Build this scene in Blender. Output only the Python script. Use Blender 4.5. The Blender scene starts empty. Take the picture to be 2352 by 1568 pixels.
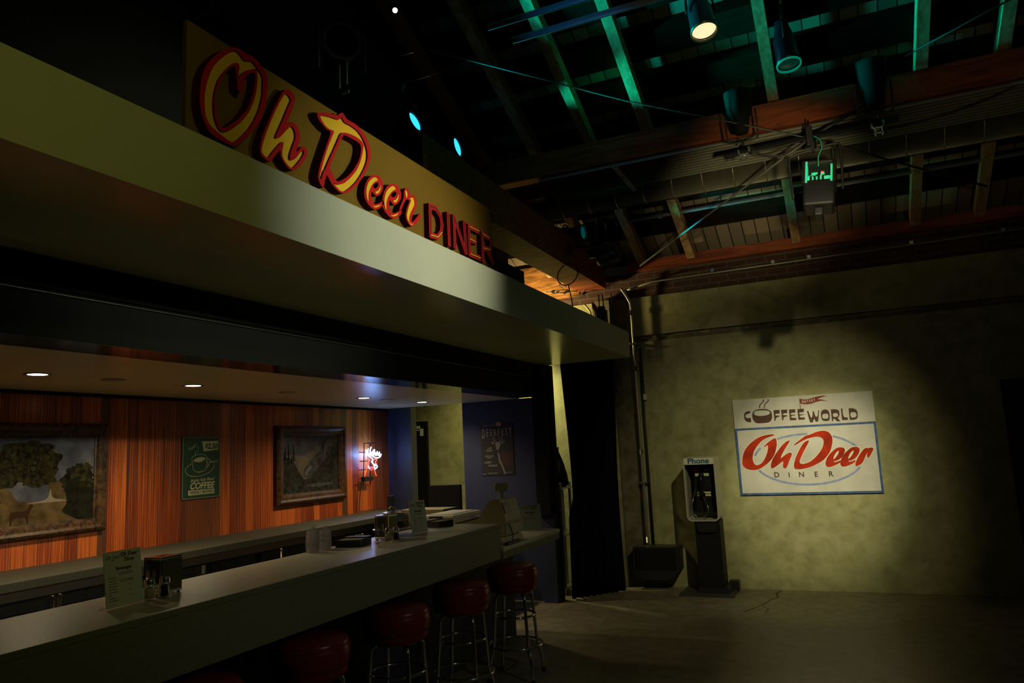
import bpy, bmesh, math, random
from mathutils import Vector, Matrix
random.seed(7)
sc = bpy.context.scene
COL = sc.collection
PI = math.pi

# ------------------------------------------------------------------ camera
def camera_basis(yaw, pitch, roll):
    sy, cy, sp, cp = math.sin(yaw), math.cos(yaw), math.sin(pitch), math.cos(pitch)
    f = Vector((-sy*cp, cy*cp, sp)); r0 = Vector((cy, sy, 0)); u0 = r0.cross(f)
    r = r0*math.cos(roll) - u0*math.sin(roll); u = u0*math.cos(roll) + r0*math.sin(roll)
    return r, u, f
r_, u_, f_ = camera_basis(math.radians(23.874), math.radians(8.292), math.radians(2.786))
cam = bpy.data.cameras.new('camera'); camo = bpy.data.objects.new('camera', cam); COL.objects.link(camo)
M = Matrix((r_, u_, -f_)).transposed().to_4x4(); M.translation = Vector((0, 0, 1.6))
camo.matrix_world = M
cam.sensor_width = 36; cam.lens = 1695.27/2352*36; cam.clip_start = 0.05; cam.clip_end = 60
sc.camera = camo

# ------------------------------------------------------------------ world and exposure
w = bpy.data.worlds.new('dark_hall'); sc.world = w; w.use_nodes = True
bg = w.node_tree.nodes['Background']; bg.inputs[0].default_value = (0.55, 0.6, 0.5, 1); bg.inputs[1].default_value = 0.0035
vs = sc.view_settings; vs.view_transform = 'Standard'; vs.look = 'None'; vs.exposure = 0; vs.gamma = 1; vs.use_curve_mapping = False
sc.cycles.use_denoising = True
sc.cycles.sample_clamp_indirect = 2.0; sc.cycles.sample_clamp_direct = 8.0
sc.cycles.max_bounces = 6; sc.cycles.caustics_reflective = False; sc.cycles.caustics_refractive = False

def spot(name, pos, aim, power, color, size=30, blend=0.4, radius=0.08, parent=None):
    l = bpy.data.lights.new(name, 'SPOT'); l.energy = power; l.color = color
    l.spot_size = math.radians(size); l.spot_blend = blend; l.shadow_soft_size = radius
    o = bpy.data.objects.new(name, l); COL.objects.link(o); o.location = pos
    o.rotation_euler = (Vector(aim)-Vector(pos)).to_track_quat('-Z', 'Y').to_euler()
    if parent: o.parent = parent; o.location = Vector(pos)-parent.location
    return o
def point(name, pos, power, color, radius=0.05, parent=None):
    l = bpy.data.lights.new(name, 'POINT'); l.energy = power; l.color = color; l.shadow_soft_size = radius
    o = bpy.data.objects.new(name, l); COL.objects.link(o); o.location = pos
    if parent: o.parent = parent; o.location = Vector(pos)-parent.location
    return o

# stage lamps hung out of the frame, with added fill spots among them
spot('poster_spotlight', (0.62, 4.0, 3.95), (-0.42, 8.5, 1.12), 700, (1.0, 0.92, 0.62), 23, 1.0, 0.03)
spot('poster_flood', (0.60, 4.02, 3.95), (-0.9, 8.5, 1.0), 250, (1.0, 0.90, 0.56), 44, 1.0, 0.04)
spot('wall_wash_fill', (0.3, 1.8, 4.6), (-1.2, 8.5, 2.6), 14, (1.0, 0.92, 0.6), 60, 1.0, 0.3)  # weak unseen fill spot over the far wall
spot('fascia_lamp', (1.3, 3.6, 2.9), (-2.0, 3.3, 2.66), 290, (0.93, 1.0, 0.74), 40, 1.0, 0.06)
spot('fascia_green_lamp', (1.2, 0.6, 3.4), (-2.0, 1.2, 2.6), 32, (0.97, 0.95, 0.17), 60, 1.0, 0.06)
spot('sign_lamp', (0.9, 4.9, 3.25), (-2.05, 3.6, 3.05), 74, (1.0, 0.86, 0.42), 34, 1.0, 0.05)
spot('duct_fill', (0.3, 3.2, 2.6), (-0.5, 7.3, 3.98), 230, (1.0, 0.86, 0.44), 27, 1.0, 0.08)  # added spot to brighten the duct and conduits, no fixture
spot('duct_fill_right', (1.3, 3.0, 2.8), (1.3, 7.3, 4.1), 16, (1.0, 0.86, 0.46), 30, 1.0, 0.08)  # second added spot, brightens the right end of the duct
spot('blue_tube_fill', (-1.5, 3.3, 5.3), (-1.5, 4.8, 4.75), 10, (0.02, 0.35, 0.9), 34, 1.0, 0.05)  # added unseen spot that turns the truss tubes blue
spot('bar_front_fill', (1.8, 2.4, 3.0), (-2.35, 3.8, 0.5), 36, (1.0, 0.98, 0.75), 60, 1.0, 0.1)  # unseen fill spot placed to brighten stools under the overhang

# ------------------------------------------------------------------ materials
MATS = {}
def nn(nt, t, **k):
    n = nt.nodes.new(t)
    for a, b in k.items(): setattr(n, a, b)
    return n
def mat(name, color, rough=0.6, metal=0.0, noise=0.0, nscale=8.0, emit=None, estr=0.0, spec=0.5, trans=0.0, alpha=1.0, coat=0.0, bump=0.0, bscale=60, ior=1.45):
    if name in MATS: return MATS[name]
    m = bpy.data.materials.new(name); m.use_nodes = True; nt = m.node_tree; b = nt.nodes['Principled BSDF']
    b.inputs['Base Color'].default_value = (*color, 1); b.inputs['Roughness'].default_value = rough
    b.inputs['Metallic'].default_value = metal; b.inputs['Specular IOR Level'].default_value = spec
    b.inputs['Transmission Weight'].default_value = trans; b.inputs['Alpha'].default_value = alpha
    b.inputs['Coat Weight'].default_value = coat; b.inputs['IOR'].default_value = ior
    if emit: b.inputs['Emission Color'].default_value = (*emit, 1); b.inputs['Emission Strength'].default_value = estr
    if noise or bump:
        tc = nn(nt, 'ShaderNodeTexCoord')
    if noise:
        no = nn(nt, 'ShaderNodeTexNoise'); no.inputs['Scale'].default_value = nscale; no.inputs['Detail'].default_value = 6
        nt.links.new(tc.outputs['Object'], no.inputs['Vector'])
        mx = nn(nt, 'ShaderNodeMix', data_type='RGBA')
        mx.inputs['A'].default_value = (*[c*(1-noise) for c in color], 1); mx.inputs['B'].default_value = (*[min(1, c*(1+noise)) for c in color], 1)
        mr = nn(nt, 'ShaderNodeMapRange'); mr.inputs[1].default_value = 0.33; mr.inputs[2].default_value = 0.67; nt.links.new(no.outputs['Fac'], mr.inputs[0]); nt.links.new(mr.outputs[0], mx.inputs['Factor']); nt.links.new(mx.outputs['Result'], b.inputs['Base Color'])
    if bump:
        n2 = nn(nt, 'ShaderNodeTexNoise'); n2.inputs['Scale'].default_value = bscale; n2.inputs['Detail'].default_value = 4
        nt.links.new(tc.outputs['Object'], n2.inputs['Vector'])
        bp = nn(nt, 'ShaderNodeBump'); bp.inputs['Strength'].default_value = bump; bp.inputs['Distance'].default_value = 0.01
        nt.links.new(n2.outputs['Fac'], bp.inputs['Height']); nt.links.new(bp.outputs['Normal'], b.inputs['Normal'])
    MATS[name] = m
    return m

def ramp(nt, stops):
    r = nn(nt, 'ShaderNodeValToRGB'); e = r.color_ramp.elements
    while len(e) < len(stops): e.new(0.5)
    for i, (p, c) in enumerate(stops): e[i].position = p; e[i].color = (*c, 1)
    return r

def concrete_mat(name, c0, c1, c2, rough=0.75):
    m = bpy.data.materials.new(name); m.use_nodes = True; nt = m.node_tree; b = nt.nodes['Principled BSDF']; L = nt.links.new
    tc = nn(nt, 'ShaderNodeTexCoord')
    n1 = nn(nt, 'ShaderNodeTexNoise'); n1.inputs['Scale'].default_value = 1.3; n1.inputs['Detail'].default_value = 8; n1.inputs['Roughness'].default_value = 0.62; n1.inputs['Distortion'].default_value = 0.2
    n2 = nn(nt, 'ShaderNodeTexNoise'); n2.inputs['Scale'].default_value = 9; n2.inputs['Detail'].default_value = 8; n2.inputs['Distortion'].default_value = 0.3
    L(tc.outputs['Object'], n1.inputs['Vector']); L(tc.outputs['Object'], n2.inputs['Vector'])
    ad = nn(nt, 'ShaderNodeMath', operation='MULTIPLY_ADD'); ad.inputs[1].default_value = 0.55; L(n2.outputs['Fac'], ad.inputs[0])
    sb = nn(nt, 'ShaderNodeMath', operation='MULTIPLY'); sb.inputs[1].default_value = 0.45; L(n1.outputs['Fac'], sb.inputs[0]); L(sb.outputs[0], ad.inputs[2])
    r = ramp(nt, [(0.32, c0), (0.5, c1), (0.68, c2)]); L(ad.outputs[0], r.inputs[0]); L(r.outputs[0], b.inputs['Base Color'])
    b.inputs['Roughness'].default_value = rough
    bp = nn(nt, 'ShaderNodeBump'); bp.inputs['Strength'].default_value = 0.25; bp.inputs['Distance'].default_value = 0.01
    L(n2.outputs['Fac'], bp.inputs['Height']); L(bp.outputs['Normal'], b.inputs['Normal'])
    return m
CONC = concrete_mat('plaster_concrete', (0.22, 0.205, 0.085), (0.34, 0.325, 0.14), (0.43, 0.41, 0.20))
CONC_HALL = CONC
FLOORM = concrete_mat('floor_concrete', (0.10, 0.085, 0.05), (0.19, 0.165, 0.10), (0.27, 0.24, 0.15), 0.42)
ROUGHC = concrete_mat('rough_concrete', (0.07, 0.06, 0.03), (0.16, 0.14, 0.075), (0.26, 0.24, 0.14), 0.9)

def wood_panel():
    m = bpy.data.materials.new('wood_plank_panelling'); m.use_nodes = True; nt = m.node_tree; b = nt.nodes['Principled BSDF']; L = nt.links.new
    g = nn(nt, 'ShaderNodeNewGeometry'); s = nn(nt, 'ShaderNodeSeparateXYZ'); L(g.outputs['Position'], s.inputs[0])
    def mth(op, a, bb=None, c=None):
        n = nn(nt, 'ShaderNodeMath', operation=op)
        for i, v in enumerate((a, bb, c)):
            if v is None: continue
            if isinstance(v, (int, float)): n.inputs[i].default_value = v
            else: L(v, n.inputs[i])
        return n.outputs[0]
    y = s.outputs['Y']; z = s.outputs['Z']
    # fine vertical grain
    cx = nn(nt, 'ShaderNodeCombineXYZ'); L(mth('MULTIPLY', y, 75), cx.inputs[0]); L(mth('MULTIPLY', z, 0.55), cx.inputs[1])
    gr = nn(nt, 'ShaderNodeTexNoise'); gr.inputs['Scale'].default_value = 1.6; gr.inputs['Detail'].default_value = 8; gr.inputs['Roughness'].default_value = 0.7; L(cx.outputs[0], gr.inputs['Vector'])
    # plank index tint
    yd = mth('ADD', y, 20.0)
    idx = mth('FLOOR', mth('DIVIDE', yd, 0.094)); fr = mth('FRACT', mth('DIVIDE', yd, 0.094))
    wn = nn(nt, 'ShaderNodeTexWhiteNoise', noise_dimensions='1D'); L(idx, wn.inputs['W'])
    v = mth('ADD', mth('MULTIPLY', gr.outputs['Fac'], 1.75), mth('MULTIPLY', wn.outputs['Value'], 0.26))
    v = mth('SUBTRACT', v, 0.50)
    r = ramp(nt, [(0.22, (0.035, 0.006, 0.001)), (0.44, (0.26, 0.036, 0.003)), (0.60, (0.50, 0.10, 0.010)), (0.82, (0.70, 0.20, 0.026))])
    L(v, r.inputs[0])
    groove = mth('LESS_THAN', fr, 0.045)
    d1 = mth('MULTIPLY', mth('GREATER_THAN', y, 4.47), mth('LESS_THAN', y, 4.90))
    d2 = mth('MULTIPLY', mth('GREATER_THAN', y, 3.745), mth('LESS_THAN', y, 3.82))
    d3 = mth('MULTIPLY', mth('GREATER_THAN', y, 6.60), mth('LESS_THAN', y, 6.69))
    d4 = mth('GREATER_THAN', y, 7.22)
    dk = mth('MINIMUM', mth('ADD', mth('ADD', d2, d3), mth('MULTIPLY', mth('ADD', d1, d4), 0.62)), 0.85)
    fac = mth('MAXIMUM', mth('MULTIPLY', groove, 0.75), dk)
    mx = nn(nt, 'ShaderNodeMix', data_type='RGBA'); mx.inputs['B'].default_value = (0.05, 0.022, 0.009, 1)
    L(fac, mx.inputs['Factor']); L(r.outputs[0], mx.inputs['A']); L(mx.outputs['Result'], b.inputs['Base Color'])
    b.inputs['Roughness'].default_value = 0.5; b.inputs['Coat Weight'].default_value = 0.25; b.inputs['Coat Roughness'].default_value = 0.2
    bp = nn(nt, 'ShaderNodeBump'); bp.inputs['Strength'].default_value = 0.3; bp.inputs['Distance'].default_value = 0.004
    L(mth('SUBTRACT', gr.outputs['Fac'], groove), bp.inputs['Height']); L(bp.outputs['Normal'], b.inputs['Normal'])
    return m
WOODWALL = wood_panel()

def grain_mat(name, c0, c1, scale=(2, 2, 30), rough=0.6, spec=0.4):
    m = bpy.data.materials.new(name); m.use_nodes = True; nt = m.node_tree; b = nt.nodes['Principled BSDF']; L = nt.links.new
    tc = nn(nt, 'ShaderNodeTexCoord'); mp = nn(nt, 'ShaderNodeMapping'); mp.inputs['Scale'].default_value = scale
    no = nn(nt, 'ShaderNodeTexNoise'); no.inputs['Scale'].default_value = 1.5; no.inputs['Detail'].default_value = 7; no.inputs['Distortion'].default_value = 1.5
    L(tc.outputs['Object'], mp.inputs[0]); L(mp.outputs[0], no.inputs['Vector'])
    r = ramp(nt, [(0.35, c0), (0.65, c1)]); L(no.outputs['Fac'], r.inputs[0]); L(r.outputs[0], b.inputs['Base Color']); b.inputs['Specular IOR Level'].default_value = spec
    b.inputs['Roughness'].default_value = rough
    return m
FRAMEW = grain_mat('carved_frame_wood', (0.018, 0.008, 0.003), (0.11, 0.05, 0.016), (14, 14, 14), 0.4)
BEAMW = grain_mat('red_brown_beam', (0.16, 0.03, 0.008), (0.36, 0.075, 0.02), (1, 8, 8), 0.65)
RAFTW = grain_mat('rafter_wood', (0.30, 0.17, 0.08), (0.52, 0.33, 0.17), (10, 1.2, 10), 0.75)
PURLW = grain_mat('purlin_shade_wood', (0.010, 0.007, 0.004), (0.018, 0.011, 0.007), (1.2, 10, 10), 0.95, 0.05)  # near-black colour puts the shade of the unlit faces into the wood

def deck_mat():
    m = bpy.data.materials.new('roof_deck_boards'); m.use_nodes = True; nt = m.node_tree; b = nt.nodes['Principled BSDF']; L = nt.links.new
    tc = nn(nt, 'ShaderNodeTexCoord'); s = nn(nt, 'ShaderNodeSeparateXYZ'); L(tc.outputs['Object'], s.inputs[0])
    d = nn(nt, 'ShaderNodeMath', operation='DIVIDE'); d.inputs[1].default_value = 0.14; L(s.outputs['X'], d.inputs[0])
    fl = nn(nt, 'ShaderNodeMath', operation='FLOOR'); L(d.outputs[0], fl.inputs[0]); fr = nn(nt, 'ShaderNodeMath', operation='FRACT'); L(d.outputs[0], fr.inputs[0])
    wn = nn(nt, 'ShaderNodeTexWhiteNoise', noise_dimensions='1D'); L(fl.outputs[0], wn.inputs['W'])
    r = ramp(nt, [(0.0, (0.20, 0.15, 0.10)), (1.0, (0.42, 0.34, 0.24))]); L(wn.outputs['Value'], r.inputs[0])
    lt = nn(nt, 'ShaderNodeMath', operation='LESS_THAN'); lt.inputs[1].default_value = 0.08; L(fr.outputs[0], lt.inputs[0])
    mx = nn(nt, 'ShaderNodeMix', data_type='RGBA'); mx.inputs['B'].default_value = (0.02, 0.015, 0.01, 1)
    L(lt.outputs[0], mx.inputs['Factor']); L(r.outputs[0], mx.inputs['A']); L(mx.outputs['Result'], b.inputs['Base Color'])
    b.inputs['Roughness'].default_value = 0.85
    return m
DECKM = deck_mat()

def brick_mat():
    m = bpy.data.materials.new('dark_red_brick'); m.use_nodes = True; nt = m.node_tree; b = nt.nodes['Principled BSDF']; L = nt.links.new
    tc = nn(nt, 'ShaderNodeTexCoord'); mp = nn(nt, 'ShaderNodeMapping'); mp.inputs['Rotation'].default_value = (-PI/2, 0, 0)
    br = nn(nt, 'ShaderNodeTexBrick'); br.inputs['Scale'].default_value = 1; br.inputs['Brick Width'].default_value = 0.21; br.inputs['Row Height'].default_value = 0.075
    br.inputs['Mortar Size'].default_value = 0.008; br.inputs['Color1'].default_value = (0.075, 0.026, 0.014, 1); br.inputs['Color2'].default_value = (0.05, 0.018, 0.010, 1); br.inputs['Mortar'].default_value = (0.09, 0.075, 0.05, 1)
    L(tc.outputs['Object'], mp.inputs[0]); L(mp.outputs[0], br.inputs['Vector']); L(br.outputs['Color'], b.inputs['Base Color']); b.inputs['Roughness'].default_value = 0.85
    return m
BRICK = brick_mat()

NAVY = mat('navy_wall_paint', (0.020, 0.025, 0.055), 0.6, noise=0.1)
GREYP = mat('grey_jamb_paint', (0.022, 0.025, 0.028), 0.6)
BLACK = mat('black_paint', (0.008, 0.008, 0.008), 0.8, spec=0.2)
BLACKG = mat('black_gloss', (0.012, 0.012, 0.014), 0.2)
BLACKP = mat('black_plastic', (0.02, 0.02, 0.022), 0.45)
CHROME = mat('chrome', (0.75, 0.75, 0.75), 0.12, 1.0)
STEEL = mat('brushed_steel', (0.45, 0.44, 0.41), 0.35, 1.0)
GALV = mat('galvanised_duct', (0.42, 0.40, 0.30), 0.36, 0.75, noise=0.25, nscale=3)
CONDM = mat('conduit_metal', (0.45, 0.43, 0.34), 0.42, 0.3)
DARKMET = mat('dark_rig_metal', (0.05, 0.05, 0.05), 0.45, 0.5)
FASCIA = mat('canopy_fascia_paint', (0.50, 0.50, 0.40), 0.65, noise=0.05, nscale=2)
SOFFIT = mat('canopy_gloss_soffit', (0.50, 0.56, 0.34), 0.22, spec=0.55, noise=0.05, nscale=3)
CEILP = mat('bar_ceiling_gloss', (0.88, 0.78, 0.50), 0.24, spec=0.5, noise=0.05, nscale=3)
HEADG = mat('header_gloss_black', (0.02, 0.018, 0.015), 0.12, spec=0.7)
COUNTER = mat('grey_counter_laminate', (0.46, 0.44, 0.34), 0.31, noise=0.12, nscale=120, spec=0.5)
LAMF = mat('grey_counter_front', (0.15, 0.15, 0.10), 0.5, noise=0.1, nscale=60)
REDV = mat('dark_red_vinyl', (0.16, 0.012, 0.016), 0.32, noise=0.1, nscale=20, coat=0.2)
GLASS = mat('clear_glass', (1, 1, 1), 0.02, trans=1.0, alpha=0.45, ior=1.45)
PLASTIC = mat('clear_plastic', (0.95, 0.95, 0.97), 0.08, trans=0.9, alpha=0.9, ior=1.4)
PAPER = mat('menu_paper', (0.42, 0.43, 0.33), 0.6)
INK = mat('black_ink', (0.015, 0.015, 0.015), 0.7)
CURT = mat('navy_black_curtain', (0.010, 0.011, 0.028), 0.95, noise=0.2, nscale=30)
SIGNBRD = mat('ochre_sign_board', (0.19, 0.105, 0.012), 0.9, spec=0.2, noise=0.06, nscale=3)
RED = mat('red_letter_edge', (0.52, 0.012, 0.014), 0.8, spec=0.2)
YEL = mat('yellow_letter_face', (0.85, 0.50, 0.03), 0.8, spec=0.2, noise=0.04, nscale=6)
CREAM = mat('cream_plastic', (0.50, 0.49, 0.36), 0.4)

# ------------------------------------------------------------------ mesh helpers
def bx(bm, x0, x1, y0, y1, z0, z1, bev=0, mi=0, M=None):
    n0 = len(bm.verts)
    vs = [bm.verts.new((x, y, z)) for x in (x0, x1) for y in (y0, y1) for z in (z0, z1)]
    if M is not None:
        for v in vs: v.co = M @ v.co
    fs = [bm.faces.new([vs[i] for i in q]) for q in ((0, 1, 3, 2), (4, 6, 7, 5), (0, 4, 5, 1), (2, 3, 7, 6), (0, 2, 6, 4), (1, 5, 7, 3))]
    for f in fs: f.material_index = mi
    if bev:
        r = bmesh.ops.bevel(bm, geom=list({e for f in fs for e in f.edges}), offset=bev, segments=2, profile=0.5, affect='EDGES')
        for f in r['faces']: f.material_index = mi
    return fs
def frame_of(d):
    d = Vector(d).normalized(); a = Vector((0, 0, 1)) if abs(d.z) < 0.95 else Vector((1, 0, 0))
    x = a.cross(d).normalized(); y = d.cross(x)
    return x, y, d
def FM(pos, d):
    x, y, z = frame_of(d); m = Matrix((x, y, z)).transposed().to_4x4(); m.translation = Vector(pos); return m
def lathe(bm, prof, M=None, seg=24, mi=0, smooth=True):
    rings = []
    for r, z in prof:
        if r < 1e-6: rings.append([bm.verts.new((0, 0, z))])
        else: rings.append([bm.verts.new((r*math.cos(2*PI*i/seg), r*math.sin(2*PI*i/seg), z)) for i in range(seg)])
    if M is not None:
        for rg in rings:
            for v in rg: v.co = M @ v.co
    for a, b in zip(rings, rings[1:]):
        for i in range(seg):
            j = (i+1) % seg
            if len(a) == 1 and len(b) == 1: continue
            if len(a) == 1: q = [a[0], b[j], b[i]]
            elif len(b) == 1: q = [a[i], a[j], b[0]]
            else: q = [a[i], a[j], b[j], b[i]]
            f = bm.faces.new(q); f.smooth = smooth; f.material_index = mi
def cyl(bm, p0, p1, r, seg=12, mi=0, r1=None):
    p0, p1 = Vector(p0), Vector(p1); L = (p1-p0).length; r1 = r if r1 is None else r1
    lathe(bm, [(0, 0), (r, 0), (r, 0), (r1, L), (r1, L), (0, L)], FM(p0, p1-p0), seg, mi)
def pipe(bm, pts, r, seg=8, closed=False, mi=0):
    pts = [Vector(p) for p in pts]; n = len(pts); rings = []
    up = None
    for i, p in enumerate(pts):
        if closed: t = pts[(i+1) % n]-pts[i-1]
        else: t = pts[min(i+1, n-1)]-pts[max(i-1, 0)]
        t.normalize()
        if up is None: x, y, _ = frame_of(t)
        else:
            x = up - t*up.dot(t)
            x = x.normalized() if x.length > 1e-6 else frame_of(t)[0]
            y = t.cross(x)
        up = x
        rr = r[i] if isinstance(r, (list, tuple)) else r
        rings.append([bm.verts.new(p + (x*math.cos(2*PI*k/seg)+y*math.sin(2*PI*k/seg))*rr) for k in range(seg)])
    m = n if closed else n-1
    for i in range(m):
        a, b = rings[i], rings[(i+1) % n]
        off = 0
        if closed and i == n-1:
            off = min(range(seg), key=lambda s: (a[0].co-b[s].co).length)
        for k in range(seg):
            f = bm.faces.new([a[k], a[(k+1) % seg], b[(k+1+off) % seg], b[(k+off) % seg]]); f.smooth = True; f.material_index = mi
    if not closed:
        bm.faces.new(rings[0][::-1]).material_index = mi; bm.faces.new(rings[-1]).material_index = mi
def catmull(pts, n=6, closed=False):
    P = [Vector(p) for p in pts]; out = []; N = len(P)
    rng = range(N if closed else N-1)
    for i in rng:
        p0 = P[(i-1) % N] if closed or i > 0 else P[0]; p1 = P[i]; p2 = P[(i+1) % N]; p3 = P[(i+2) % N] if closed or i+2 < N else P[-1]
        for k in range(n):
            t = k/n; out.append(0.5*((2*p1)+(p2-p0)*t+(2*p0-5*p1+4*p2-p3)*t*t+(3*p1-p0-3*p2+p3)*t**3))
    if not closed: out.append(P[-1])
    return out
def chaikin(pts, it=1):
    for _ in range(it):
        o = []; n = len(pts)
        for i in range(n):
            a, b = pts[i], pts[(i+1) % n]
            o.append((a[0]*.8+b[0]*.2, a[1]*.8+b[1]*.2)); o.append((a[0]*.2+b[0]*.8, a[1]*.2+b[1]*.8))
        pts = o
    return pts
def _curve_mesh(cu):
    ob = bpy.data.objects.new('tmp', cu); COL.objects.link(ob); bpy.context.view_layer.update()
    me = bpy.data.meshes.new_from_object(ob.evaluated_get(bpy.context.evaluated_depsgraph_get()))
    bpy.data.objects.remove(ob); bpy.data.curves.remove(cu)
    vs = [v.co.copy() for v in me.vertices]; fs = [tuple(p.vertices) for p in me.polygons]; bpy.data.meshes.remove(me)
    return vs, fs
def fill(splines, depth=0.002):
    cu = bpy.data.curves.new('c', 'CURVE'); cu.dimensions = '2D'; cu.fill_mode = 'BOTH'; cu.extrude = depth/2
    for s in splines:
        sp = cu.splines.new('POLY'); sp.points.add(len(s)-1)
        for i, p in enumerate(s): sp.points[i].co = (p[0], p[1], 0, 1)
        sp.use_cyclic_u = True
    vs, fs = _curve_mesh(cu)
    return [Vector((v.x, v.y, v.z+depth/2)) for v in vs], fs
def text2d(s, size=1.0, align='CENTER', shear=0, offset=0, depth=0.002, sx=1, spacing=1):
    cu = bpy.data.curves.new('t', 'FONT'); cu.body = s; cu.size = size; cu.align_x = align; cu.align_y = 'CENTER'
    cu.shear = shear; cu.offset = offset; cu.extrude = depth/2; cu.space_character = spacing; cu.resolution_u = 4
    vs, fs = _curve_mesh(cu)
    return [Vector((v.x*sx, v.y, v.z+depth/2)) for v in vs], fs
def PX(x0, y0=0, z0=0, rot=0):      # face towards +X, u along +Y, v up
    c, s = math.cos(rot), math.sin(rot)
    return lambda v: Vector((x0+v.z, y0+v.x*c-v.y*s, z0+v.x*s+v.y*c))
def PY(y0, x0=0, z0=0, rot=0):      # face towards -Y, u along +X, v up
    c, s = math.cos(rot), math.sin(rot)
    return lambda v: Vector((x0+v.x*c-v.y*s, y0-v.z, z0+v.x*s+v.y*c))
def stamp(bm, vf, fn, mi=0):
    vs, fs = vf; b = [bm.verts.new(fn(v)) for v in vs]
    for f in fs:
        try: bm.faces.new([b[i] for i in f]).material_index = mi
        except ValueError: pass
def stroke(pts, w):
    """outline of a polyline of width w in the plane"""
    P = [Vector((p[0], p[1])) for p in pts]; n = len(P); Lf = []; Rt = []
    for i in range(n):
        t = (P[min(i+1, n-1)]-P[max(i-1, 0)]).normalized(); q = Vector((-t.y, t.x))*w/2
        e = t*(w/2 if i == n-1 else (-w/2 if i == 0 else 0))
        Lf.append(tuple(P[i]+q+e*0.6)); Rt.append(tuple(P[i]-q+e*0.6))
    return Lf+Rt[::-1]
def obj(name, bm, m, parent=None, world=True, label=None):
    bmesh.ops.recalc_face_normals(bm, faces=bm.faces)
    me = bpy.data.meshes.new(name); bm.to_mesh(me); bm.free()
    for x in (m if isinstance(m, (list, tuple)) else [m]): me.materials.append(x)
    o = bpy.data.objects.new(name, me); COL.objects.link(o)
    if parent is not None:
        o.parent = parent
        if world:
            t = Vector(parent.location); p = parent.parent
            while p is not None: t += Vector(p.location); p = p.parent
            o.location = -t
    if label: o['label'] = label
    return o
def part(name, m, parent, fn, world=True, label=None):
    bm = bmesh.new(); fn(bm); return obj(name, bm, m, parent, world, label)
def struct(name, m, fn, parent=None):
    o = part(name, m, parent, fn)
    if parent is None: o['kind'] = 'structure'
    return o
def thing(name, label, cat, loc=(0, 0, 0), group=None):
    o = bpy.data.objects.new(name, None); COL.objects.link(o); o.location = loc; o.empty_display_size = 0.1
    o['label'] = label; o['category'] = cat
    if group: o['group'] = group
    return o
def solo(name, label, cat, m, fn, group=None):
    bm = bmesh.new(); fn(bm); o = obj(name, bm, m); o['label'] = label; o['category'] = cat
    if group: o['group'] = group
    return o
def dup(root, loc, label=None):
    r = root.copy(); COL.objects.link(r); r.location = loc
    if label: r['label'] = label
    for ch in list(root.children):
        c = ch.copy(); COL.objects.link(c); c.parent = r
        for g in list(ch.children):
            d = g.copy(); COL.objects.link(d); d.parent = c
    return r
def B(*a, **k): return lambda bm: bx(bm, *a, **k)
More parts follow.
